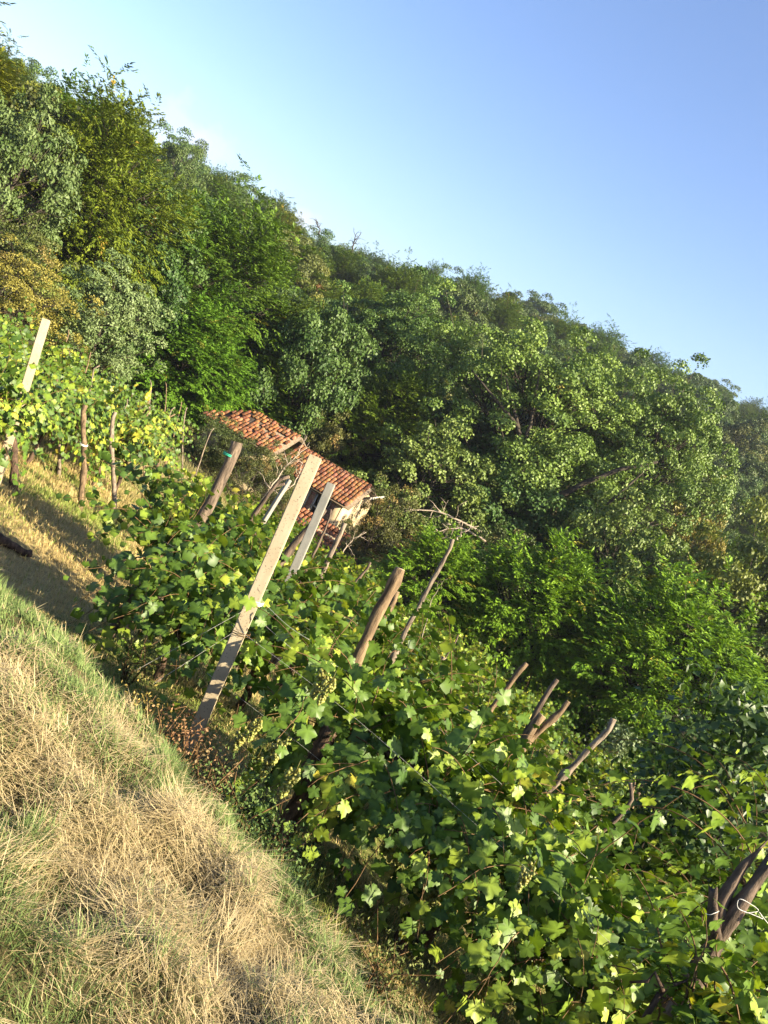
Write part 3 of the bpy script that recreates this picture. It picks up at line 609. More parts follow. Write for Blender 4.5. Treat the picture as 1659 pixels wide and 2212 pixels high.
# ------------------------------------------------------------------ posts and stakes
def stake(pt, pl, d, r, label, mat=M_STAKE, cat='stake', group='wooden stakes of the vineyard', taper=0.8, knots=3, seed=0, name='wooden_stake', bend=0.02, k=9, base=True):
    g = np.random.default_rng(seed + 7); a = at(*pt, d); b = at(*pl, d); dr = nrm(b - a); e = b.copy()
    if base:
        for _ in range(200):
            if e[2] < h1(e[0], e[1]) - 0.15: break
            e = e + dr * 0.06
            if np.linalg.norm(e - a) > 3.2: break
    L = np.linalg.norm(e - a); n = max(8, int(L / 0.09)); t = np.linspace(0, 1, n)
    sa = nrm(np.cross(dr, F0)); P = e + (a - e) * t[:, None] + sa * (np.sin(t * 5 + seed) * bend * L)[:, None] * 0.6 + g.normal(size=(n, 3)) * r * 0.10
    P[-1] = a
    rr = r * (1 + (taper - 1) * t) * (1 + 0.07 * g.normal(size=n))
    for _ in range(knots):
        i = g.integers(1, n - 1); rr[i] *= 1.28
    V, T, side = tube(P - e, rr, k); mi = np.zeros(len(T), int); mi[side:side + k] = 1
    o = obj(name, mesh_np(name, V, T, None, False, [mat, M_CUT], mi), None, label, cat, group, loc=e)
    return o
def conc_post(pt, pl, d, w, label, mat=M_CONC, yaw=0.5, ext=0.4, group='concrete vine posts'):
    a = at(*pt, d); b = at(*pl, d); dr = nrm(a - b); b = b - dr * ext; L = np.linalg.norm(a - b)
    bm = bmesh.new(); V, T = box(-w / 2, w / 2, -w / 2, w / 2, 0, L)
    g = np.random.default_rng(int(d * 10))
    vs = [bm.verts.new(v) for v in V]
    for q in ((0, 2, 3, 1), (4, 5, 7, 6), (0, 1, 5, 4), (2, 6, 7, 3), (0, 4, 6, 2), (1, 3, 7, 5)): bm.faces.new([vs[i] for i in q])
    bmesh.ops.bevel(bm, geom=bm.edges[:], offset=w * 0.07, segments=2, affect='EDGES')
    me = bpy.data.meshes.new('concrete_post'); bm.to_mesh(me); bm.free(); me.materials.append(mat)
    o = obj('concrete_post', me, None, label, 'post', group)
    q = Vector(dr).to_track_quat('Z', 'Y')
    o.matrix_world = Matrix.Translation(b) @ q.to_matrix().to_4x4() @ Matrix.Rotation(yaw, 4, 'Z')
    return o
conc_post((682, 986), (415, 1600), 5.40, 0.086, 'tall pale square concrete post leaning right in the front row', yaw=-0.33)
conc_post((716, 1044), (655, 1185), 8.6, 0.085, 'grey concrete post in front of the farmhouse window', M_CONCG, yaw=-0.42, ext=1.2)
conc_post((100, 690), (5, 1000), 10.6, 0.105, 'pale concrete post leaning over the left edge vines', yaw=-0.4, ext=0.3)
conc_post((626, 1036), (606, 1068), 14.5, 0.07, 'short grey concrete post top among the second-row leaves left of the tall pale post', M_CONCG, yaw=-0.4, ext=1.2)
stake((865, 1228), (775, 1440), 5.5, 0.043, 'thick brown bark stake with a flat sawn top in the front row', seed=1)
stake((978, 1165), (872, 1388), 8.6, 0.034, 'long thin pale stake topped by dead twigs', M_GREYW, seed=2, taper=0.6, knots=4)
stake((858, 1278), (845, 1300), 9.0, 0.035, 'stub stake just behind the thick brown bark stake', seed=3)
stake((512, 955), (460, 1062), 9.4, 0.058, 'thick weathered grey trunk post with a green tie', M_OLDW, seed=4, taper=1.15, knots=4, cat='post', group='old trunk posts', name='trunk_post')
stake((1138, 1433), (1065, 1520), 8.8, 0.036, 'leaning brown stake right of the thick brown bark stake', seed=5)
stake((1172, 1545), (1112, 1650), 6.9, 0.045, 'stout brown stake between two thinner ones', seed=6)
stake((1204, 1468), (1110, 1645), 7.0, 0.028, 'thin dark stake leaning against the stout brown stake from the left', M_DARKW, seed=7)
stake((1228, 1515), (1160, 1595), 6.95, 0.030, 'forked pale stake beside the stout brown stake', seed=8, bend=0.05)
stake((1325, 1553), (1228, 1665), 7.6, 0.032, 'long pale stake leaning far right beyond the stout brown stake', M_GREYW, seed=9, taper=0.8)
stake((1362, 1692), (1268, 1790), 7.4, 0.022, 'curved dark stake low on the right', M_DARKW, seed=10, bend=0.12)
stake((1372, 1690), (1345, 1765), 14.0, 0.035, 'left one of the stakes standing together before the shaded clearing', seed=11, bend=0.05)
stake((1398, 1688), (1355, 1765), 14.2, 0.035, 'middle one of the stakes standing together before the shaded clearing', seed=12, bend=0.04)
stake((1397, 1720), (1375, 1760), 14.0, 0.025, 'shortest of the stakes standing together before the shaded clearing', seed=13)
stake((1428, 1700), (1405, 1760), 14.4, 0.02, 'thin right one of the stakes standing together before the shaded clearing', seed=14, bend=0.06)
stake((690, 1080), (645, 1165), 9.2, 0.045, 'dark bent stake between the two big concrete posts', M_DARKW, seed=15, bend=0.08)
stake((715, 1100), (690, 1160), 11.5, 0.02, 'thin dark stake under the farmhouse window', M_DARKW, seed=16)
stake((745, 1130), (706, 1208), 10.0, 0.038, 'brown-grey stake before the right corner of the farmhouse', M_GREYW, seed=17)
stake((625, 1030), (505, 1150), 10.2, 0.04, 'long leaning vine pole right of the thick weathered trunk post', M_DARKW, seed=18, bend=0.06, taper=0.5)
stake((615, 1045), (540, 1130), 10.4, 0.022, 'thin pole beside the long leaning vine pole', M_DARKW, seed=19, bend=0.05)
stake((960, 1420), (948, 1445), 11.5, 0.04, 'short pale stake end above the leaves right of the thick brown bark stake', M_GREYW, seed=20)
stake((800, 1215), (770, 1255), 12.0, 0.022, 'thin stake right of the farmhouse in the third row', M_DARKW, seed=21)
stake((990, 1370), (975, 1395), 15, 0.02, 'thin stake in the weeds beyond the short pale stake end', M_DARKW, seed=22)
GLS = 'stakes of the left terrace'
stake((185, 875), (172, 1085), 12.4, 0.046, 'stout wooden post, nearest of the two beside the grass path', seed=31, name='wooden_post', cat='post', group=GLS, bend=0.03)
stake((249, 890), (241, 1085), 13.6, 0.042, 'slimmer wooden post behind the stout one beside the grass path', M_GREYW, seed=32, name='wooden_post', cat='post', group=GLS, bend=0.04)
stake((342, 1000), (332, 1050), 14.8, 0.036, 'wooden post half hidden in yellow vine leaves beside the grass path', seed=33, name='wooden_post', cat='post', group=GLS, bend=0.03)
left = [((148, 712), (136, 765), 20), ((149, 758), (140, 800), 19), ((196, 695 + 65), (172, 830), 18), ((215, 790), (190, 840), 17), ((126, 812), (127, 845), 16), ((140, 880), (135, 925), 14),
        ((323, 858), (297, 930), 20), ((323, 820), (321, 860), 20.4), ((325, 878), (278, 925), 19), ((378, 880), (330, 950), 21), ((378, 895), (365, 940), 21.5), ((404, 880), (397, 955), 22), ((392, 868), (388, 890), 23), ((275, 862), (258, 905), 18), ((357, 825), (355, 860), 24), ((237, 838), (236, 870), 21), ((286, 850), (290, 880), 21.5), ((462, 925), (437, 985), 23)]
lt = ['leftmost thin stake behind the leaning concrete post', 'short thin stake below the leftmost thin one', 'thin pale stake left of the rounded tree', 'thin curved stake below the rounded tree', 'stub stake near the leaning concrete post', 'thin stake left of the stout wooden post',
      'thin stake below the yellow bag', 'stake tip above the yellow bag', 'bowed stake left of the yellow bag', 'bowed stake right of the yellow bag', 'pale stake right of the bowed ones', 'upright stake with trailing creeper', 'short stake tip near the dark trees', 'thin stake above the slimmer wooden post', 'thin stake against the dark trees', 'thin whip under the rounded tree', 'second thin whip under the rounded tree', 'thin stake left of the tiled roof']
for i, (s, l) in enumerate(zip(left, lt)):
    stake(s[0], s[1], s[2], 0.022 if i not in (4, 5, 10) else 0.032, l, M_GREYW if i % 2 else M_STAKE, seed=40 + i, group=GLS, bend=0.03 if 'bowed' not in l and 'curved' not in l else 0.1, taper=0.6)

# ------------------------------------------------------------------ farmhouse
def house():
    C0 = at(747, 1094, 38.0)                  # front right eave
    ang = R(-14); gz = -10.3
    root = obj('farmhouse', None, None, 'small old farmhouse with a sagging red clay tile roof below the vines', 'house', loc=(C0[0], C0[1], gz))
    root.rotation_euler = (0, 0, ang)
    ez = C0[2] - gz                            # eave height in house space; x runs left (negative), y runs back
    depth = 3.9
    def part(name, bits, mat, par=root, sm=False): return obj(name, mesh_np(name, *merge(bits), None, sm, [mat]), par)
    L1, L2 = 4.1, 8.5; rise = 1.05; up2 = 0.38
    wz = ez - 0.03
    # front wall of the right half, with a real opening for the window
    wx0, wx1, wb, wt = -1.55, -0.72, wz - 1.12, wz - 0.10
    part('wall', [box(-L1, wx0, 0.02, 0.36, 0, wz), box(wx1, 0, 0.02, 0.36, 0, wz), box(wx0, wx1, 0.021, 0.359, 0, wb), box(wx0, wx1, 0.021, 0.359, wt, wz)], M_PLASTER)
    # gable wall
    V = np.array([(x, y, z) for x in (-0.34, 0.0) for y, z in ((0.361, 0), (depth, 0), (depth, wz), (depth / 2, wz + rise - 0.12), (0.361, wz + 0.10))]); V[:, 0] -= 0.004
    T = [[0, 2, 1], [0, 3, 2], [0, 4, 3], [5, 6, 7], [5, 7, 8], [5, 8, 9]] + [t for i in range(5) for t in ([i, (i + 1) % 5, 5 + (i + 1) % 5], [i, 5 + (i + 1) % 5, 5 + i])]
    obj('gable_wall', mesh_np('gable_wall', V, np.array(T), None, False, [M_PLASTER]), root)
    part('back_wall', [box(-L2, -0.35, depth - 0.34, depth - 0.003, 0, wz - 0.02)], M_PLASTER)
    part('left_wall', [box(-L2 + 0.4, -L1 - 0.004, 0.03, 0.35, 0, wz + up2), box(-L2 + 0.4, -L2 + 0.74, 0.36, depth - 0.36, 0, wz + up2)], M_PLASTER)
    w = part('window', [box(wx0 + 0.01, wx1 - 0.01, 0.10, 0.16, wb + 0.34, wb + 0.40), box(wx0 + 0.003, wx0 + 0.06, 0.10, 0.17, wb + 0.003, wt - 0.003), box(wx1 - 0.06, wx1 - 0.003, 0.10, 0.17, wb + 0.003, wt - 0.003)], M_BOARD)
    part('lintel', [box(wx0 - 0.2, wx1 + 0.2, -0.015, 0.02, wt, wt + 0.11)], M_TIMBER, w)
    part('sill', [box(wx0 - 0.1, wx1 + 0.1, -0.06, 0.018, wb - 0.07, wb)], M_PLASTER, w)
    bme = mesh_np('brick', *box(-0.12, 0.12, -0.02, 0.02, -0.032, 0.032), None, False, [M_BRICK])
    for sx in (wx0 - 0.13, wx1 + 0.13):
        for k in range(12):
            b = obj('brick', bme, w); b.location = (sx + random.uniform(-0.03, 0.03), -0.0 + random.uniform(-0.006, 0.004), wb + 0.05 + k * 0.08); s = random.uniform(0.7, 1.2); b.color = (s, s * random.uniform(0.85, 1.1), s, 1)
    part('drainpipe', [tube(np.array([(-0.13, -0.06, wz - 0.05), (-0.13, -0.06, 0.2)]), 0.035, 7)[:2]], M_TIMBER)
    # corner tools: half-round tile laid along the slope (local y = up the slope)
    th = np.linspace(0, np.pi, 7)
    def tile(w0, w1, L):
        V = []
        for yy, ww in ((0, w0), (L, w1)):
            for s in (1.0, 0.86): V += [(math.cos(a) * ww * s, yy, math.sin(a) * ww * 0.75 * s) for a in th]
        k = 7; q = []
        for i in range(k - 1):
            q += [(i, i + 1, 2 * k + i + 1, 2 * k + i), (k + i + 1, k + i, 3 * k + i, 3 * k + i + 1), (i + 1, i, k + i, k + i + 1)]
        q = np.array(q); return mesh_np('tile', np.array(V), q, None, False, [M_TILE])
    TL = [tile(0.098, 0.082, 0.36), tile(0.09, 0.1, 0.34)]
    # roofs: x range, eave height, ridge height, number of columns
    def roof(x0, x1, e, rdg, hip, hue, label):
        yb = depth / 2; n = nrm(np.array([0, -(rdg - e), yb + 0.3])); sl = np.array([0, yb + 0.3, rdg - e]); SL = np.linalg.norm(sl); sl = sl / SL
        bits = []
        for s in (1,):
            V = np.array([(x0, -0.3, e), (x1, -0.3, e), (x1, yb, rdg), (x0 + hip, yb, rdg)]); V2 = V - n * 0.07
            bits.append((np.concatenate([V, V2]), np.array([(0, 1, 2), (0, 2, 3), (4, 6, 5), (4, 7, 6), (0, 4, 5), (0, 5, 1), (1, 5, 6), (1, 6, 2), (2, 6, 7), (2, 7, 3), (3, 7, 4), (3, 4, 0)])))
            Vb = V.copy(); Vb[:, 1] = depth - Vb[:, 1]; Vb[:, 2] -= 0.004; Vb2 = Vb - n * np.array([1, -1, 1]) * 0.07
            bits.append((np.concatenate([Vb, Vb2]), np.array([(0, 2, 1), (0, 3, 2), (4, 5, 6), (4, 6, 7), (0, 5, 4), (0, 1, 5), (1, 6, 5), (1, 2, 6), (2, 7, 6), (2, 3, 7), (3, 4, 7), (3, 0, 4)])))
        rf = obj('roof', mesh_np('roof', *merge(bits), None, False, [M_TIMBER]), root, label=label)
        cols = int((x1 - x0) / 0.2); rows = 8; step = (SL + 0.02) / rows
        slope = math.atan2(sl[2], sl[1])
        for r_ in range(rows):
            for c_ in range(cols):
                f = (r_ + 0.5) / rows; x = x0 + 0.12 + c_ * 0.2
                if x < x0 + hip * f: continue
                sag = -0.05 * math.sin((x - x0) / (x1 - x0) * 3.14) * f
                if hip and random.random() < 0.12: continue
                p = np.array([x, -0.32, e + 0.012]) + sl * step * r_ + n * (0.02 + 0.012 * random.random())
                o = obj('tile', random.choice(TL), rf); o.location = (p[0] + random.gauss(0, 0.008), p[1], p[2] + sag)
                o.rotation_euler = (slope - 0.05 + random.gauss(0, 0.05 if hip else 0.02), random.gauss(0, 0.07), random.gauss(0, 0.09 if hip else 0.035))
                s = random.choice((0.5, 0.75, 0.9, 1.0, 1.2)) * random.uniform(0.8, 1.2); o.color = (s * hue[0], s * hue[1] * random.uniform(0.85, 1.15), s * hue[2] * random.uniform(0.8, 1.2), 1)
        # ridge tiles
        for k in range(int((x1 - x0 - hip) / 0.36)):
            o = obj('ridge_tile', TL[0], rf); o.location = (x0 + hip + 0.36 * k, yb, rdg + 0.0); o.rotation_euler = (0, 0, -math.pi / 2); o.scale = (1.15, 1, 0.8); s = random.uniform(0.7, 1.2); o.color = (s * hue[0], s * hue[1], s * hue[2], 1)
        return rf
    roof(-L1, 0.28, ez + 0.02, ez + rise, 0, (0.85, 0.85, 0.8), 'lower roof of brownish channel tiles')
    roof(-L2, -L1 - 0.03, ez + 0.02 + up2, ez + rise + up2, 1.5, (1.0, 0.98, 0.88), 'higher roof of orange tiles with gaps and slipped rows')
    part('barge_board', [box(0.29, 0.33, depth / 2, depth + 0.35, ez + rise - 0.62, ez + rise - 0.5)], M_BOARD)
house()
def leanto():
    # low tiled lean-to at the foot of the farmhouse front
    p = at(690, 1140, 35.5); root = obj('lean_to_shed', None, None, 'low tiled lean-to before the farmhouse wall, almost hidden by the grey concrete post', 'shed', loc=(p[0], p[1], -10.2)); root.rotation_euler = (0, 0, R(-14))
    zt = p[2] + 10.2
    obj('wall', mesh_np('wall', *box(-1.3, 1.0, 0.3, 1.0, 0, zt - 0.15), None, False, [M_PLASTER]), root)
    V = np.array([(-1.5, -0.3, zt - 0.55), (1.2, -0.3, zt - 0.55), (1.2, 1.1, zt + 0.1), (-1.5, 1.1, zt + 0.1)]); V = np.concatenate([V, V - [0, 0, 0.08]])
    rf = obj('roof', mesh_np('roof', V, np.array([(0, 1, 2), (0, 2, 3), (4, 6, 5), (4, 7, 6), (0, 4, 5), (0, 5, 1), (1, 5, 6), (1, 6, 2), (2, 6, 7), (2, 7, 3), (3, 7, 4), (3, 4, 0)]), None, False, [M_TIMBER]), root)
    tm = [m for m in bpy.data.meshes if m.name.startswith('tile')][0]
    for r_ in range(4):
        for c_ in range(13):
            o = obj('tile', tm, rf); o.location = (-1.38 + c_ * 0.2, -0.32 + r_ * 0.36, zt - 0.545 + r_ * 0.167 + 0.01); o.rotation_euler = (0.40, 0, random.gauss(0, 0.03)); s = random.uniform(0.6, 1.0); o.color = (s, s * 0.9, s * 0.9, 1)
leanto()

# ------------------------------------------------------------------ forked stump, right foreground
def stump():
    d = 3.3
    b = at(1490, 2140, d); gz = h1(b[0], b[1])
    base = b + nrm(b - at(1585, 1990, d)) * 0.6; base[2] = max(base[2], gz - 0.1)
    root = obj('forked_stump', None, None, 'thick forked grey stump tied with white string at the lower right', 'stump', 'old trunk posts', loc=base)
    g = np.random.default_rng(5)
    def tb(pts, rr, k=11, mat=M_DARKW, nm='trunk', jag=0.0):
        P = np.array(pts) - base; n = 14; t = np.linspace(0, 1, len(P)); u = np.linspace(0, 1, n)
        Q = np.stack([np.interp(u, t, P[:, i]) for i in range(3)], 1); r = np.interp(u, t, rr) * (1 + 0.05 * g.normal(size=n))
        V, T, s = tube(Q, r, k); W = V[:n * k].reshape(n, k, 3); W += (W - Q[:, None]) * (g.normal(size=(1, k, 1)) * 0.13 + g.normal(size=(n, k, 1)) * 0.05)
        V[:n * k] = W.reshape(-1, 3)
        if jag:
            ax = nrm(Q[-1] - Q[-2]); V[(n - 1) * k:n * k] += ax * (np.abs(g.normal(size=(k, 1))) * jag)
        return obj(nm, mesh_np(nm, V, T, None, False, [mat]), root)
    tb([base, at(1500, 2120, d), at(1560, 2010, d), at(1600, 1950, d), at(1650, 1880, d)], [0.04, 0.036, 0.032, 0.028, 0.022], jag=0.04)
    tb([at(1548, 2040, d - 0.02), at(1538, 1990, d - .02), at(1540, 1925, d - 0.02)], [0.026, 0.02, 0.016], nm='stub', jag=0.02)
    tb([at(1552, 2010, d + .01), at(1560, 1940, d + .02), at(1605, 1870, d + .02), at(1640, 1835, d + .02)], [0.03, 0.027, 0.016, 0.005], nm='split_branch', k=8, jag=0.03)
stump()
def cord(name, pts, r, mat, label, cat, group=None, n=24, sag=0.0):
    P = np.array(pts, float); t = np.linspace(0, 1, len(P)); u = np.linspace(0, 1, n)
    # smooth (Catmull-Rom)
    Q = []
    for uu in u:
        f = uu * (len(P) - 1); i = min(int(f), len(P) - 2); f -= i
        p0, p1, p2, p3 = P[max(i - 1, 0)], P[i], P[i + 1], P[min(i + 2, len(P) - 1)]
        Q.append(0.5 * ((2 * p1) + (-p0 + p2) * f + (2 * p0 - 5 * p1 + 4 * p2 - p3) * f * f + (-p0 + 3 * p1 - 3 * p2 + p3) * f ** 3))
    Q = np.array(Q); Q[:, 2] -= sag * 4 * u * (1 - u)
    b = Q[0].copy(); V, T, _ = tube(Q - b, r, 5)
    return obj(name, mesh_np(name, V, T, None, True, [mat]), None, label, cat, group, loc=b)
SG = 'strings and wires of the vineyard'
d = 3.19
cord('string_bow', [at(1648, 1985, d), at(1625, 1975, d), at(1595, 1962, d), at(1598, 1942, d), at(1625, 1955, d), at(1638, 1968, d), at(1610, 1972, d)], 0.0012, M_STRING, 'white string bow round the forked grey stump', 'string', SG, 40)
cord('string_tail', [at(1640, 1970, d), at(1655, 1990, d), at(1672, 2010, d), at(1690, 2030, d)], 0.0012, M_STRING, 'loose tail of white string hanging from the forked grey stump', 'string', SG)
cord('string_tie', [at(1524, 1973, 3.26), at(1532, 1976, 3.24), at(1545, 1972, 3.24), at(1553, 1968, 3.27)], 0.0012, M_STRING, 'white string tied round the stub of the forked grey stump', 'string', SG)
cord('guy_wire', [at(540, 1312, 5.35), at(290, 1450, 5.0)], 0.0008, M_WIRE, 'pale guy string running from the tall concrete post to the grass', 'string', SG, 12)
cord('guy_wire', [at(510, 1362, 5.35), at(330, 1478, 5.0)], 0.0008, M_WIRE, 'second fainter guy string below the first beside the tall concrete post', 'string', SG, 12)
cord('twine', [at(568, 1300, 5.3), at(620, 1350, 5.2), at(668, 1382, 5.15)], 0.0008, M_STRING, 'white twine from the tall concrete post down into the leaves', 'string', SG, 12)
cord('twine', [at(548, 1330, 5.3), at(600, 1375, 5.15), at(640, 1410, 5.1)], 0.0008, M_STRING, 'lower white twine beside the tall concrete post', 'string', SG, 12)
cord('training_wire', [at(700, 1425, 5.0), at(770, 1460, 5.2), at(850, 1495, 5.3)], 0.0008, M_WIRE, 'wire from the thick brown bark stake across the leaves', 'wire', SG, 12)
cord('training_wire', [at(1005, 1625, 5.0), at(1045, 1660, 5.0), at(1085, 1695, 5.0)], 0.0008, M_WIRE, 'taut wire glinting among the leaves left of the stout brown stake', 'wire', SG, 8)
cord('training_wire', [at(1180, 1780, 5.1), at(1240, 1830, 5.1), at(1300, 1880, 5.1)], 0.0008, M_WIRE, 'taut wire glinting low among the front-row leaves', 'wire', SG, 8)
for (xa, ya, xb, yb, zz, lab) in ((-0.5, 5.0, 5.4, 3.65, 1.05, 'upper training wire along the front vine row'), (-0.5, 5.0, 5.4, 3.65, 0.7, 'lower training wire along the front vine row'), (-1.75, 7.4, 6.6, 5.2, 1.15, 'training wire along the second vine row')):
    cord('training_wire', [(xa + (xb - xa) * t, ya - 0.33 + (yb - ya) * t, h1(xa + (xb - xa) * t, ya + (yb - ya) * t) + zz) for t in np.linspace(0, 1, 8)], 0.0008, M_WIRE, lab, 'wire', SG, 40)
def tie(c, r, mat, label, name, turns=3, ax=None, thick=0.0025, group=SG):
    ax = nrm(np.asarray(ax)); a = nrm(np.cross(ax, F0)); b = np.cross(ax, a); t = np.linspace(0, turns * 2 * np.pi, turns * 14)
    P = c + r * (np.cos(t)[:, None] * a + np.sin(t)[:, None] * b) + ax * (t / t.max() * 0.03 - 0.015)[:, None]
    V, T, _ = tube(P - c, thick, 5); return obj(name, mesh_np(name, V, T, None, True, [mat]), None, label, 'tie', group, loc=c)
pax = nrm(at(682, 986, 5.45) - at(415, 1600, 5.45))
tie(at(549, 1298, 5.40), 0.066, M_STRING, 'upper twine wrapped round the tall pale concrete post', 'twine_wrap', 3, pax)
tie(at(520, 1365, 5.40), 0.066, M_CANE, 'lower dry-cane wrap round the tall pale concrete post', 'twine_wrap', 2, pax)
tie(at(495, 983, 9.4), 0.068, M_GREEN, 'green plastic tie round the thick weathered trunk post', 'plastic_tie', 2, nrm(at(512, 955, 9.4) - at(460, 1062, 9.4)), 0.008)
tie(at(181, 960, 12.4), 0.055, M_STRING, 'pale string wrapped round the stout wooden post', 'twine_wrap', 2, (0, 0, 1), 0.006)
def bag():
    c = at(318, 856, 19.9); g = np.random.default_rng(2); V, T = bpy_ico
    bm = bmesh.new(); bmesh.ops.create_icosphere(bm, subdivisions=2, radius=1); V = np.array([v.co[:] for v in bm.verts]); T = np.array([[v.index for v in f.verts] for f in bm.faces]); bm.free()
    V = V * np.array([0.085, 0.07, 0.13]); V[:, :2] *= (1 - 0.45 * np.clip(V[:, 2:] / 0.13, 0, 1)); V += g.normal(size=V.shape) * 0.006
    V, T = merge([(V, T), tube(np.array([(0, 0, 0.11), (0.01, 0, 0.17), (0, 0, 0.24)]), 0.012, 5)[:2]])
    obj('plastic_bag', mesh_np('plastic_bag', V, T, None, True, [M_YELLOW]), None, 'yellow plastic bag hung on a thin stake on the left terrace', 'bag', loc=c)
bag()
def log():
    a, b = h_at(0, 1178), h_at(62, 1208); a = a + (a - b) * 0.6; g = np.random.default_rng(4)
    n = 12; t = np.linspace(0, 1, n); P = a + (b - a) * t[:, None]; P[:, 2] = H(P[:, 0], P[:, 1]) + 0.06; P += g.normal(size=P.shape) * 0.008
    V, T, _ = tube(P - a, 0.06 * (1 - 0.3 * t) * (1 + 0.1 * g.normal(size=n)), 8)
    obj('fallen_log', mesh_np('fallen_log', V, T, None, False, [M_VBARK]), None, 'dark fallen log lying on the sunlit grass path at the left edge', 'log', loc=a)
def h_at(px, py, dmin=0.8, dmax=60):
    for dd in np.arange(dmin, dmax, 0.05):
        p = at(px, py, dd)
        if p[2] < h1(p[0], p[1]): return p
    return at(px, py, dmax)
log()
# old vine trunks with dark bark seen in the shade of the rows
def old_trunk(pts, rr, label, seed, mat=M_VBARK):
    g = np.random.default_rng(seed); P = np.array(pts); 
    e = P[-1].copy(); dr = nrm(P[-1] - P[-2]); k = 0
    while e[2] > h1(e[0], e[1]) - 0.1 and k < 40: e = e + dr * 0.06; k += 1
    P = np.concatenate([P, [e]]); t = np.linspace(0, 1, len(P)); u = np.linspace(0, 1, 16)
    Q = np.stack([np.interp(u, t, P[:, i]) for i in range(3)], 1) + g.normal(size=(16, 3)) * 0.006; r = np.interp(u, t, list(rr) + [rr[-1]]) * (1 + 0.1 * g.normal(size=16))
    V, T, _ = tube(Q - e, r, 9); obj('vine_trunk', mesh_np('vine_trunk', V, T, None, False, [mat]), None, label, 'vine trunk', 'old leaning vine trunks', loc=e)
old_trunk([at(715, 1575, 5.0), at(690, 1620, 5.0), at(660, 1690, 5.0)], (0.05, 0.05, 0.055), 'thick brown vine trunk leaning in the shade below the thick bark stake', 1)
old_trunk([at(740, 1545, 5.3), at(620, 1640, 5.2), at(530, 1700, 5.1)], (0.022, 0.024, 0.028), 'thin black vine trunk slanting low towards the grass bank', 2, M_DARKW)
old_trunk([at(300, 1265, 7.6), at(260, 1330, 7.6), at(235, 1380, 7.6)], (0.05, 0.05, 0.055), 'dark leaning trunk at the path end of the second row', 3, M_DARKW)
old_trunk([at(310, 1290, 7.5), at(280, 1345, 7.5)], (0.02, 0.022), 'thin sunlit stake beside the dark leaning trunk of the second row', 4, M_GREYW)
old_trunk([at(28, 945, 11.2), at(32, 980, 11.2), at(30, 1050, 11.2)], (0.04, 0.05, 0.055), 'gnarled dark vine trunk under the left edge leaves', 5)
old_trunk([at(935, 1935, 4.9), at(880, 1990, 4.9), at(865, 2040, 4.9)], (0.035, 0.04, 0.045), 'brown vine trunk at the lower edge of the front row', 6)
def reach(pts, r, label, seed, name='dead_branch', mat=M_DEAD, sub=10, spread=0.5):
    g = np.random.default_rng(seed); P = np.array(pts); t = np.linspace(0, 1, len(P)); u = np.linspace(0, 1, 12)
    Q = np.stack([np.interp(u, t, P[:, i]) for i in range(3)], 1) + g.normal(size=(12, 3)) * r * 0.6; bits = [tube(Q - Q[0], np.linspace(r, r * 0.3, 12), 6)[:2]]
    L = np.linalg.norm(Q[-1] - Q[0]); dr = nrm(Q[-1] - Q[0])
    for _ in range(sub):
        i = g.integers(3, 12); s = Q[i] - Q[0]; dd = nrm(dr + rdir(1, g)[0] * 1.1); ln = L * spread * g.uniform(0.2, 0.6); w = s[None] + np.linspace(0, 1, 5)[:, None] * dd * ln + np.cumsum(g.normal(size=(5, 3)) * ln * 0.06, 0)
        bits.append(tube(w, np.linspace(r * 0.4, r * 0.12, 5), 4)[:2])
        for _k in range(2):
            d2 = nrm(dd + rdir(1, g)[0]); j = g.integers(1, 5); bits.append(tube(w[j] + np.linspace(0, 1, 3)[:, None] * d2 * ln * 0.5, np.linspace(r * 0.2, r * 0.08, 3), 3)[:2])
    return obj(name, mesh_np(name, *merge(bits), None, True, [mat]), None, label, 'branch', 'bare dead branches', loc=Q[0])
reach([at(1040, 1150, 45), at(960, 1108, 44.5), at(870, 1098, 44)], 0.07, 'long dead branch reaching left under the young pale poplar', 1, sub=14)
reach([at(1050, 1170, 44), at(1000, 1140, 43.5), at(930, 1150, 43)], 0.06, 'lower dead branch below the long one under the young pale poplar', 2, sub=12)
reach([at(985, 1165, 8.55), at(1000, 1148, 8.5), at(1033, 1137, 8.5)], 0.010, 'dead twig caught on top of the long thin pale stake', 3, sub=6)
reach([at(735, 1200, 30), at(760, 1165, 30), at(790, 1150, 30)], 0.03, 'bare twigs beside the right corner of the farmhouse', 4, sub=8)
reach([at(905, 1350 + 50, 13), at(935, 1290, 13), at(950, 1270, 13)], 0.008, 'thin bare twig right of the long thin pale stake', 5, sub=5)
reach([at(560, 1090, 30), at(600, 1030, 30), at(640, 985, 30)], 0.045, 'bare bleached shrub branch before the tiled roof', 6, sub=14)
reach([at(590, 1085, 30), at(640, 1040, 30), at(655, 1000, 30)], 0.035, 'second bare branch right of the bleached one before the tiled roof', 7, sub=12)
reach([at(690, 505, 118), at(690, 494, 118), at(684, 482, 118)], 0.12, 'bare tree top poking out of the ridge left of centre', 8, mat=M_BARK, sub=12, spread=1)
reach([at(760, 545, 118), at(764, 525, 118), at(768, 512, 118)], 0.12, 'second bare tree top on the ridge right of the first', 9, mat=M_BARK, sub=12, spread=1)

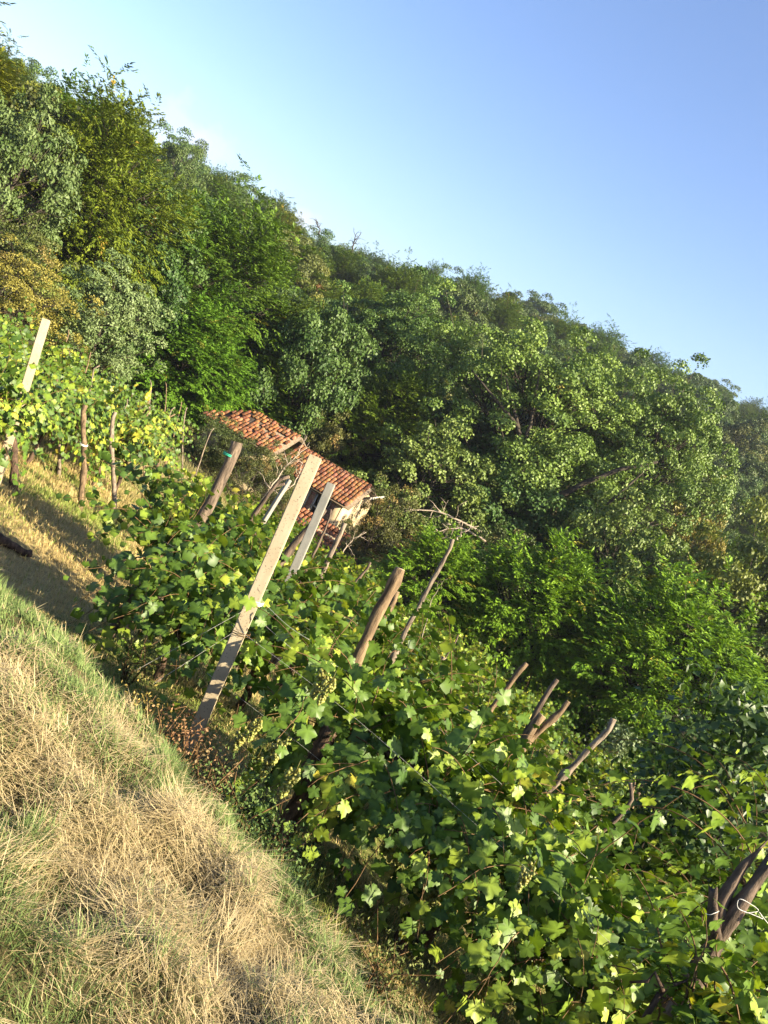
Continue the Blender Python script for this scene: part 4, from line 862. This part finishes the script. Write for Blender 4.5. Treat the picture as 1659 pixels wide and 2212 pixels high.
# ivy column beyond the vineyard and weeds
def leafy(name, c, rad, hgt, n, L, W, cols, label, cat, seed, mat=M_TREE, group=None, stems=0, stemmat=M_CANE):
    g = np.random.default_rng(seed); z0 = h1(c[0], c[1])
    P = np.stack([g.normal(size=n) * rad * 0.45, g.normal(size=n) * rad * 0.45, g.random(n) ** 0.8 * hgt], 1)
    D = nrm(np.concatenate([P[:, :2] / max(rad, 1e-3), np.full((n, 1), 0.4)], 1) + 0.5 * rdir(n, g))
    V, T = leaves4(P, nrm(D + 0.5 * rdir(n, g)), nrm(rdir(n, g) - UP * 0.4 + D * 0.5), L * g.uniform(0.6, 1.3, n), W * g.uniform(0.6, 1.3, n))
    C = lerp3(cols[0], cols[1], g.random(n))
    root = obj(name, None, None, label, cat, group, loc=(c[0], c[1], z0 - 0.02))
    st = [tube(np.array([(g.normal() * 0.02, g.normal() * 0.02, 0), (g.normal() * rad * 0.3, g.normal() * rad * 0.3, hgt * 0.5), (g.normal() * rad * 0.5, g.normal() * rad * 0.5, hgt * g.uniform(0.8, 1.05))]), [0.006 + hgt * 0.006, 0.004 + hgt * 0.003, 0.002], 4)[:2] for _ in range(stems or 4)]
    obj('stem', mesh_np('stem', *merge(st), None, True, [stemmat]), root)
    obj('foliage', mesh_np('foliage', V, T, np.repeat(C, 4, 0), False, [mat]), root)
    return root
p = at(1310, 1640, 24); leafy('ivy_bush', p, 0.55, p[2] - h1(p[0], p[1]) + 1.1, 1500, 0.12, 0.1, ((0.06, 0.1, 0.04), (0.13, 0.17, 0.07)), 'ivy-covered stump beyond the long pale stake leaning far right', 'ivy', 1)
WEEDS = 'weeds at the foot of the grass bank'
for i, (px, py, dd, rad, hg, n, cols, lab) in enumerate([
    (425, 1520, 4.55, 0.22, 0.42, 500, ((0.16, 0.08, 0.035), (0.34, 0.2, 0.10)), 'rusty brown seeded weed just left of the foot of the tall concrete post'),
    (340, 1470, 4.8, 0.2, 0.35, 420, ((0.25, 0.2, 0.05), (0.4, 0.3, 0.09)), 'yellowed weed left of the rusty brown weed'),
    (500, 1560, 4.6, 0.2, 0.4, 420, ((0.12, 0.09, 0.04), (0.32, 0.24, 0.12)), 'tan seeded weed right of the foot of the tall concrete post'),
    (560, 1640, 4.2, 0.28, 0.42, 800, ((0.06, 0.11, 0.03), (0.16, 0.22, 0.06)), 'green leafy weed under the hanging grapes'),
    (640, 1750, 3.9, 0.25, 0.35, 700, ((0.05, 0.10, 0.03), (0.13, 0.2, 0.05)), 'green leafy weed under the dark front-row leaves, along the bank'),
    (300, 1420, 6.2, 0.25, 0.35, 500, ((0.08, 0.12, 0.03), (0.22, 0.24, 0.07)), 'green weed beside the dark leaning trunk of the second row'),
    (880, 2010, 4.0, 0.25, 0.4, 600, ((0.08, 0.12, 0.03), (0.2, 0.22, 0.07)), 'green weed below the lowest vine trunk of the front row')]):
    p = at(px, py, dd); leafy('weed', p, rad, hg * 1.15, int(n * 1.6), 0.024, 0.012, cols, lab, 'weed', 20 + i, M_GRASS, WEEDS, 9)
p = at(165, 1600 - 0, 2.9)
for i, (px, py, dd, rr, tp, lab) in enumerate([(1600, 1640, 9.0, 0.95, 1500, 'dark broad-leaved shrub at the right edge above the forked stump'), (1530, 1700, 10.5, 0.8, 1590, 'lower dark broad-leaved shrub left of the taller one at the right edge')]):
    p = at(px, py, dd); q = at(px, tp, dd)
    leafy('broadleaf_shrub', p, rr, q[2] - h1(p[0], p[1]) + 0.1, 3600, 0.115, 0.085, ((0.025, 0.055, 0.015), (0.065, 0.11, 0.026)), lab, 'shrub', 60 + i, M_VINE, None, 9, M_BARK)  # dark leaf green with the shade painted in
# leafy tall plant at the right edge, its shade painted into the leaf tones
vine(5.0, 7.2, 0.2, 901, 'tall dark leafy vine at the right edge above the forked stump', G2, 60, 110, 1.3, 0.8, 2.6, 1.1, 0.01, 0.12, 0.8, True, 0, (0.10, 0.18), (0.9, 1.6), 18)
vine(6.0, 8.2, 0.2, 902, 'tall dark vine farther right behind the right edge vine', G2, 60, 60, 1.4, 0.9, 2.8, 1.1, 0.01, 0.12, 0.8, False, 0, (0.10, 0.18), (0.9, 1.6), 18)

# ------------------------------------------------------------------ grass
def blades(P, az, lean, L, W, C, curve, name, label, seg=3, mat=M_GRASS):
    n = len(P); side = np.stack([-np.sin(az), np.cos(az), 0 * az], 1); f = np.stack([np.cos(az), np.sin(az), 0 * az], 1)
    rows = []
    for k in range(seg):
        s = k / seg; a = lean + curve * s
        rows.append((s, a))
    pos = P.copy(); V = []; prev = 0
    st = (L / seg)[:, None]
    for k in range(seg):
        w = (W * (1 - k / seg * 0.6))[:, None] / 2
        V += [pos - side * w, pos + side * w]
        a = lean + curve * (k + 0.5) / seg
        pos = pos + st * (f * np.sin(a)[:, None] + UP * np.cos(a)[:, None])
    V.append(pos); m = 2 * seg + 1
    Vv = np.stack(V, 1).reshape(-1, 3); i = np.arange(n)[:, None] * m; T = []
    for k in range(seg - 1): T += [i + [2 * k, 2 * k + 1, 2 * k + 3], i + [2 * k, 2 * k + 3, 2 * k + 2]]
    T.append(i + [2 * seg - 2, 2 * seg - 1, 2 * seg])
    o = obj(name, mesh_np(name, Vv, np.concatenate(T), np.repeat(C, m, 0), False, [mat]), None, label, None, None, 'stuff'); return o
def grid_H(x, y): return np.concatenate([H(x[i:i + 20000], y[i:i + 20000]) for i in range(0, len(x), 20000)])
STRAW, STRAW2, GREEN, GREEN2, BROWN = (0.55, 0.455, 0.26), (0.38, 0.295, 0.145), (0.085, 0.14, 0.04), (0.21, 0.27, 0.085), (0.17, 0.115, 0.06)
def near_grass():
    g = np.random.default_rng(77); n = 620000
    x = g.uniform(-3.4, 2.6, n); y = g.uniform(0.5, 5.4, n)
    px, py, dd = proj(np.stack([x, y, np.full(n, -1.8)], 1)); q = (px > -160) & (px < 1300) & (py < 2420) & (py > 1000) & (brow(x, y) < 2.3); x, y = x[q], y[q]
    q = g.random(len(x)) < np.clip(2.6 * (fbm(x * 2.9 + 11, y * 2.9 + 4) - 0.30), 0.5, 1); x, y = x[q], y[q]
    s = brow(x, y); dist = np.hypot(x, y)
    z = grid_H(x, y); n = len(x)
    band = np.exp(-((s + 0.45 + 0.12 * np.sin(x * 3)) / 0.42) ** 2)
    dry = np.clip(0.8 * band + 3.2 * (fbm(x * 1.7 + 4, y * 1.7) - 0.5) - 0.30 + np.clip((x + 0.6) * 0.15, -0.2, 0.15), 0, 1)
    isd = g.random(n) < dry * 0.88 + 0.08
    mat = np.clip(fbm(x * 3.1 + 2, y * 3.1 + 8) * 1.9 - 0.45, 0, 1)          # lumps of raked hay
    L = np.where(isd, g.uniform(0.03, 0.11, n), g.uniform(0.03, 0.09, n)) * np.where(s > -0.1, 0.8, 1.0) * (0.6 + 0.7 * fbm(x * 2, y * 2 + 5))
    lean = np.where(isd, np.clip(g.normal(1.38, 0.33, n), 0.1, 1.9), np.abs(g.normal(0.5, 0.35, n))); cur = np.where(isd, g.normal(0.15, 0.7, n), g.uniform(0.2, 1.2, n))
    az = fbm(x * 1.1 + 3, y * 1.1 + 6) * 9 + g.normal(0, 1.0, n); az = np.where(g.random(n) < 0.3, g.uniform(0, 6.28, n), az)
    C = np.where(isd[:, None], lerp3(STRAW, STRAW2, g.random(n)), lerp3(GREEN, GREEN2, g.random(n)))
    b = isd & (g.random(n) < 0.25 * (1.2 - mat)); C[b] = lerp3(BROWN, STRAW2, g.random(b.sum()))
    W = np.where(isd, g.uniform(0.0013, 0.003, n), g.uniform(0.002, 0.004, n)) * np.clip(dist / 2.2, 0.8, 1.6)
    z = z + np.where(isd, g.random(n) * (0.015 + 0.075 * mat * np.clip(band + 0.25, 0, 1)), 0)
    # raked bundles of hay and green tufts
    def bunch(cnt, per, dryb):
        bx = g.uniform(-3.0, 2.2, cnt * 6); by = g.uniform(0.7, 4.8, cnt * 6); bs = brow(bx, by)
        ok = (bs < 0.6) & (g.random(len(bx)) < (np.exp(-((bs + 0.45) / 0.5) ** 2) + 0.12 if dryb else 0.9 - 0.6 * np.exp(-((bs + 0.45) / 0.5) ** 2))); bx, by = bx[ok][:cnt], by[ok][:cnt]; m = len(bx)
        rx = np.repeat(bx, per) + g.normal(0, 0.07 if dryb else 0.035, m * per); ry = np.repeat(by, per) + g.normal(0, 0.07 if dryb else 0.035, m * per); k = m * per
        d2 = np.hypot(rx - np.repeat(bx, per), ry - np.repeat(by, per)); h0 = np.repeat(g.uniform(0.02, 0.09, m), per) * np.exp(-(d2 / 0.09) ** 2)
        zz = grid_H(rx, ry) + (h0 * g.random(k) if dryb else 0)
        a_ = np.repeat(g.uniform(0, 6.28, m), per) + g.normal(0, 0.55, k) if dryb else np.arctan2(ry - np.repeat(by, per), rx - np.repeat(bx, per)) + g.normal(0, 0.5, k)
        l_ = np.clip(g.normal(1.5, 0.15, k), 0.8, 1.9) if dryb else np.abs(g.normal(0.35, 0.25, k))
        c_ = lerp3(STRAW, STRAW2, g.random(k)) * np.repeat(g.uniform(0.8, 1.2, m), per)[:, None] if dryb else lerp3(GREEN, GREEN2, g.random(k))
        return np.stack([rx, ry, zz], 1), a_, l_, g.uniform(0.06, 0.16, k) if dryb else g.uniform(0.04, 0.11, k), g.uniform(0.0014, 0.003, k), c_, g.normal(0, 0.5, k) if dryb else g.uniform(0.3, 1.3, k)
    base_ = (np.stack([x, y, z], 1), az, lean, L, W, C, cur)
    allb = [np.concatenate(q) for q in zip(base_, bunch(330, 120, True), bunch(700, 70, False))]
    blades(*allb, 'bank_grass', 'long mown hay and green grass on the bank in the foreground')
near_grass()
def path_grass():
    g = np.random.default_rng(78); n = 480000
    x = g.uniform(-11, 9, n); y = 4.0 + 14 * g.random(n) ** 1.4
    px, py, dd = proj(np.stack([x, y, -2.6 - 0.17 * y], 1)); q = (px > -120) & (px < 1780) & (py < 2350) & (brow(x, y) > 0.6); x, y = x[q], y[q]; n = len(x)
    s = brow(x, y); z = grid_H(x, y); dist = np.hypot(x, y)
    dry = np.clip((fbm(x * 0.8 + 1, y * 0.8) - 0.45) * 4 + 0.35, 0.05, 0.9); isd = g.random(n) < dry
    L = g.uniform(0.03, 0.09, n) * np.where(s < 2.2, 2.0, 1.0) * np.clip(dist / 8, 0.8, 1.5); lean = np.abs(g.normal(0.6, 0.45, n))
    C = np.where(isd[:, None], lerp3((0.52, 0.42, 0.19), (0.40, 0.29, 0.12), g.random(n)), lerp3((0.15, 0.22, 0.045), (0.30, 0.33, 0.08), g.random(n)))
    blades(np.stack([x, y, z], 1), g.uniform(0, 6.28, n), lean, L, g.uniform(0.004, 0.008, n) * np.clip(dist / 7, 0.7, 1.6), C, g.uniform(0, 0.8, n), 'path_grass', 'short sunburnt grass of the path and between the vine rows', 2)
path_grass()
def far_weeds():
    g = np.random.default_rng(79); n = 60000
    x = g.uniform(-14, 22, n); y = g.uniform(15, 36, n); px, py, dd = proj(np.stack([x, y, -0.27 * y - 2.3], 1)); q = (px > -50) & (px < 1700); x, y = x[q], y[q]; n = len(x); z = grid_H(x, y)
    k = fbm(x * 0.5, y * 0.5)
    L = g.uniform(0.08, 0.35, n) * (0.4 + 1.2 * k); C = lerp3((0.10, 0.13, 0.04), (0.34, 0.27, 0.12), np.clip(g.random(n) * 0.6 + k * 0.6 - 0.1, 0, 1))
    blades(np.stack([x, y, z], 1), g.uniform(0, 6.28, n), np.abs(g.normal(0.4, 0.35, n)), L, g.uniform(0.012, 0.03, n), C, g.uniform(0, 0.9, n), 'rough_grass', 'rough grass and weeds between the far vine rows', 2)
far_weeds()

# ------------------------------------------------------------------ evening haze
def haze():
    m = bpy.data.materials.new('evening_haze'); m.use_nodes = True; n = m.node_tree.nodes; n.clear()
    o = n.new('ShaderNodeOutputMaterial'); v = n.new('ShaderNodeVolumePrincipled'); v.inputs['Color'].default_value = (0.80, 0.88, 1.0, 1)
    v.inputs['Density'].default_value = 0.0002; v.inputs['Anisotropy'].default_value = 0.2; m.node_tree.links.new(v.outputs[0], o.inputs['Volume'])
    obj('haze', mesh_np('haze', *box(-310, 310, -300, 460, -60, 75), None, False, [m]), kind='stuff', label='faint bluish evening haze over the valley')
haze()
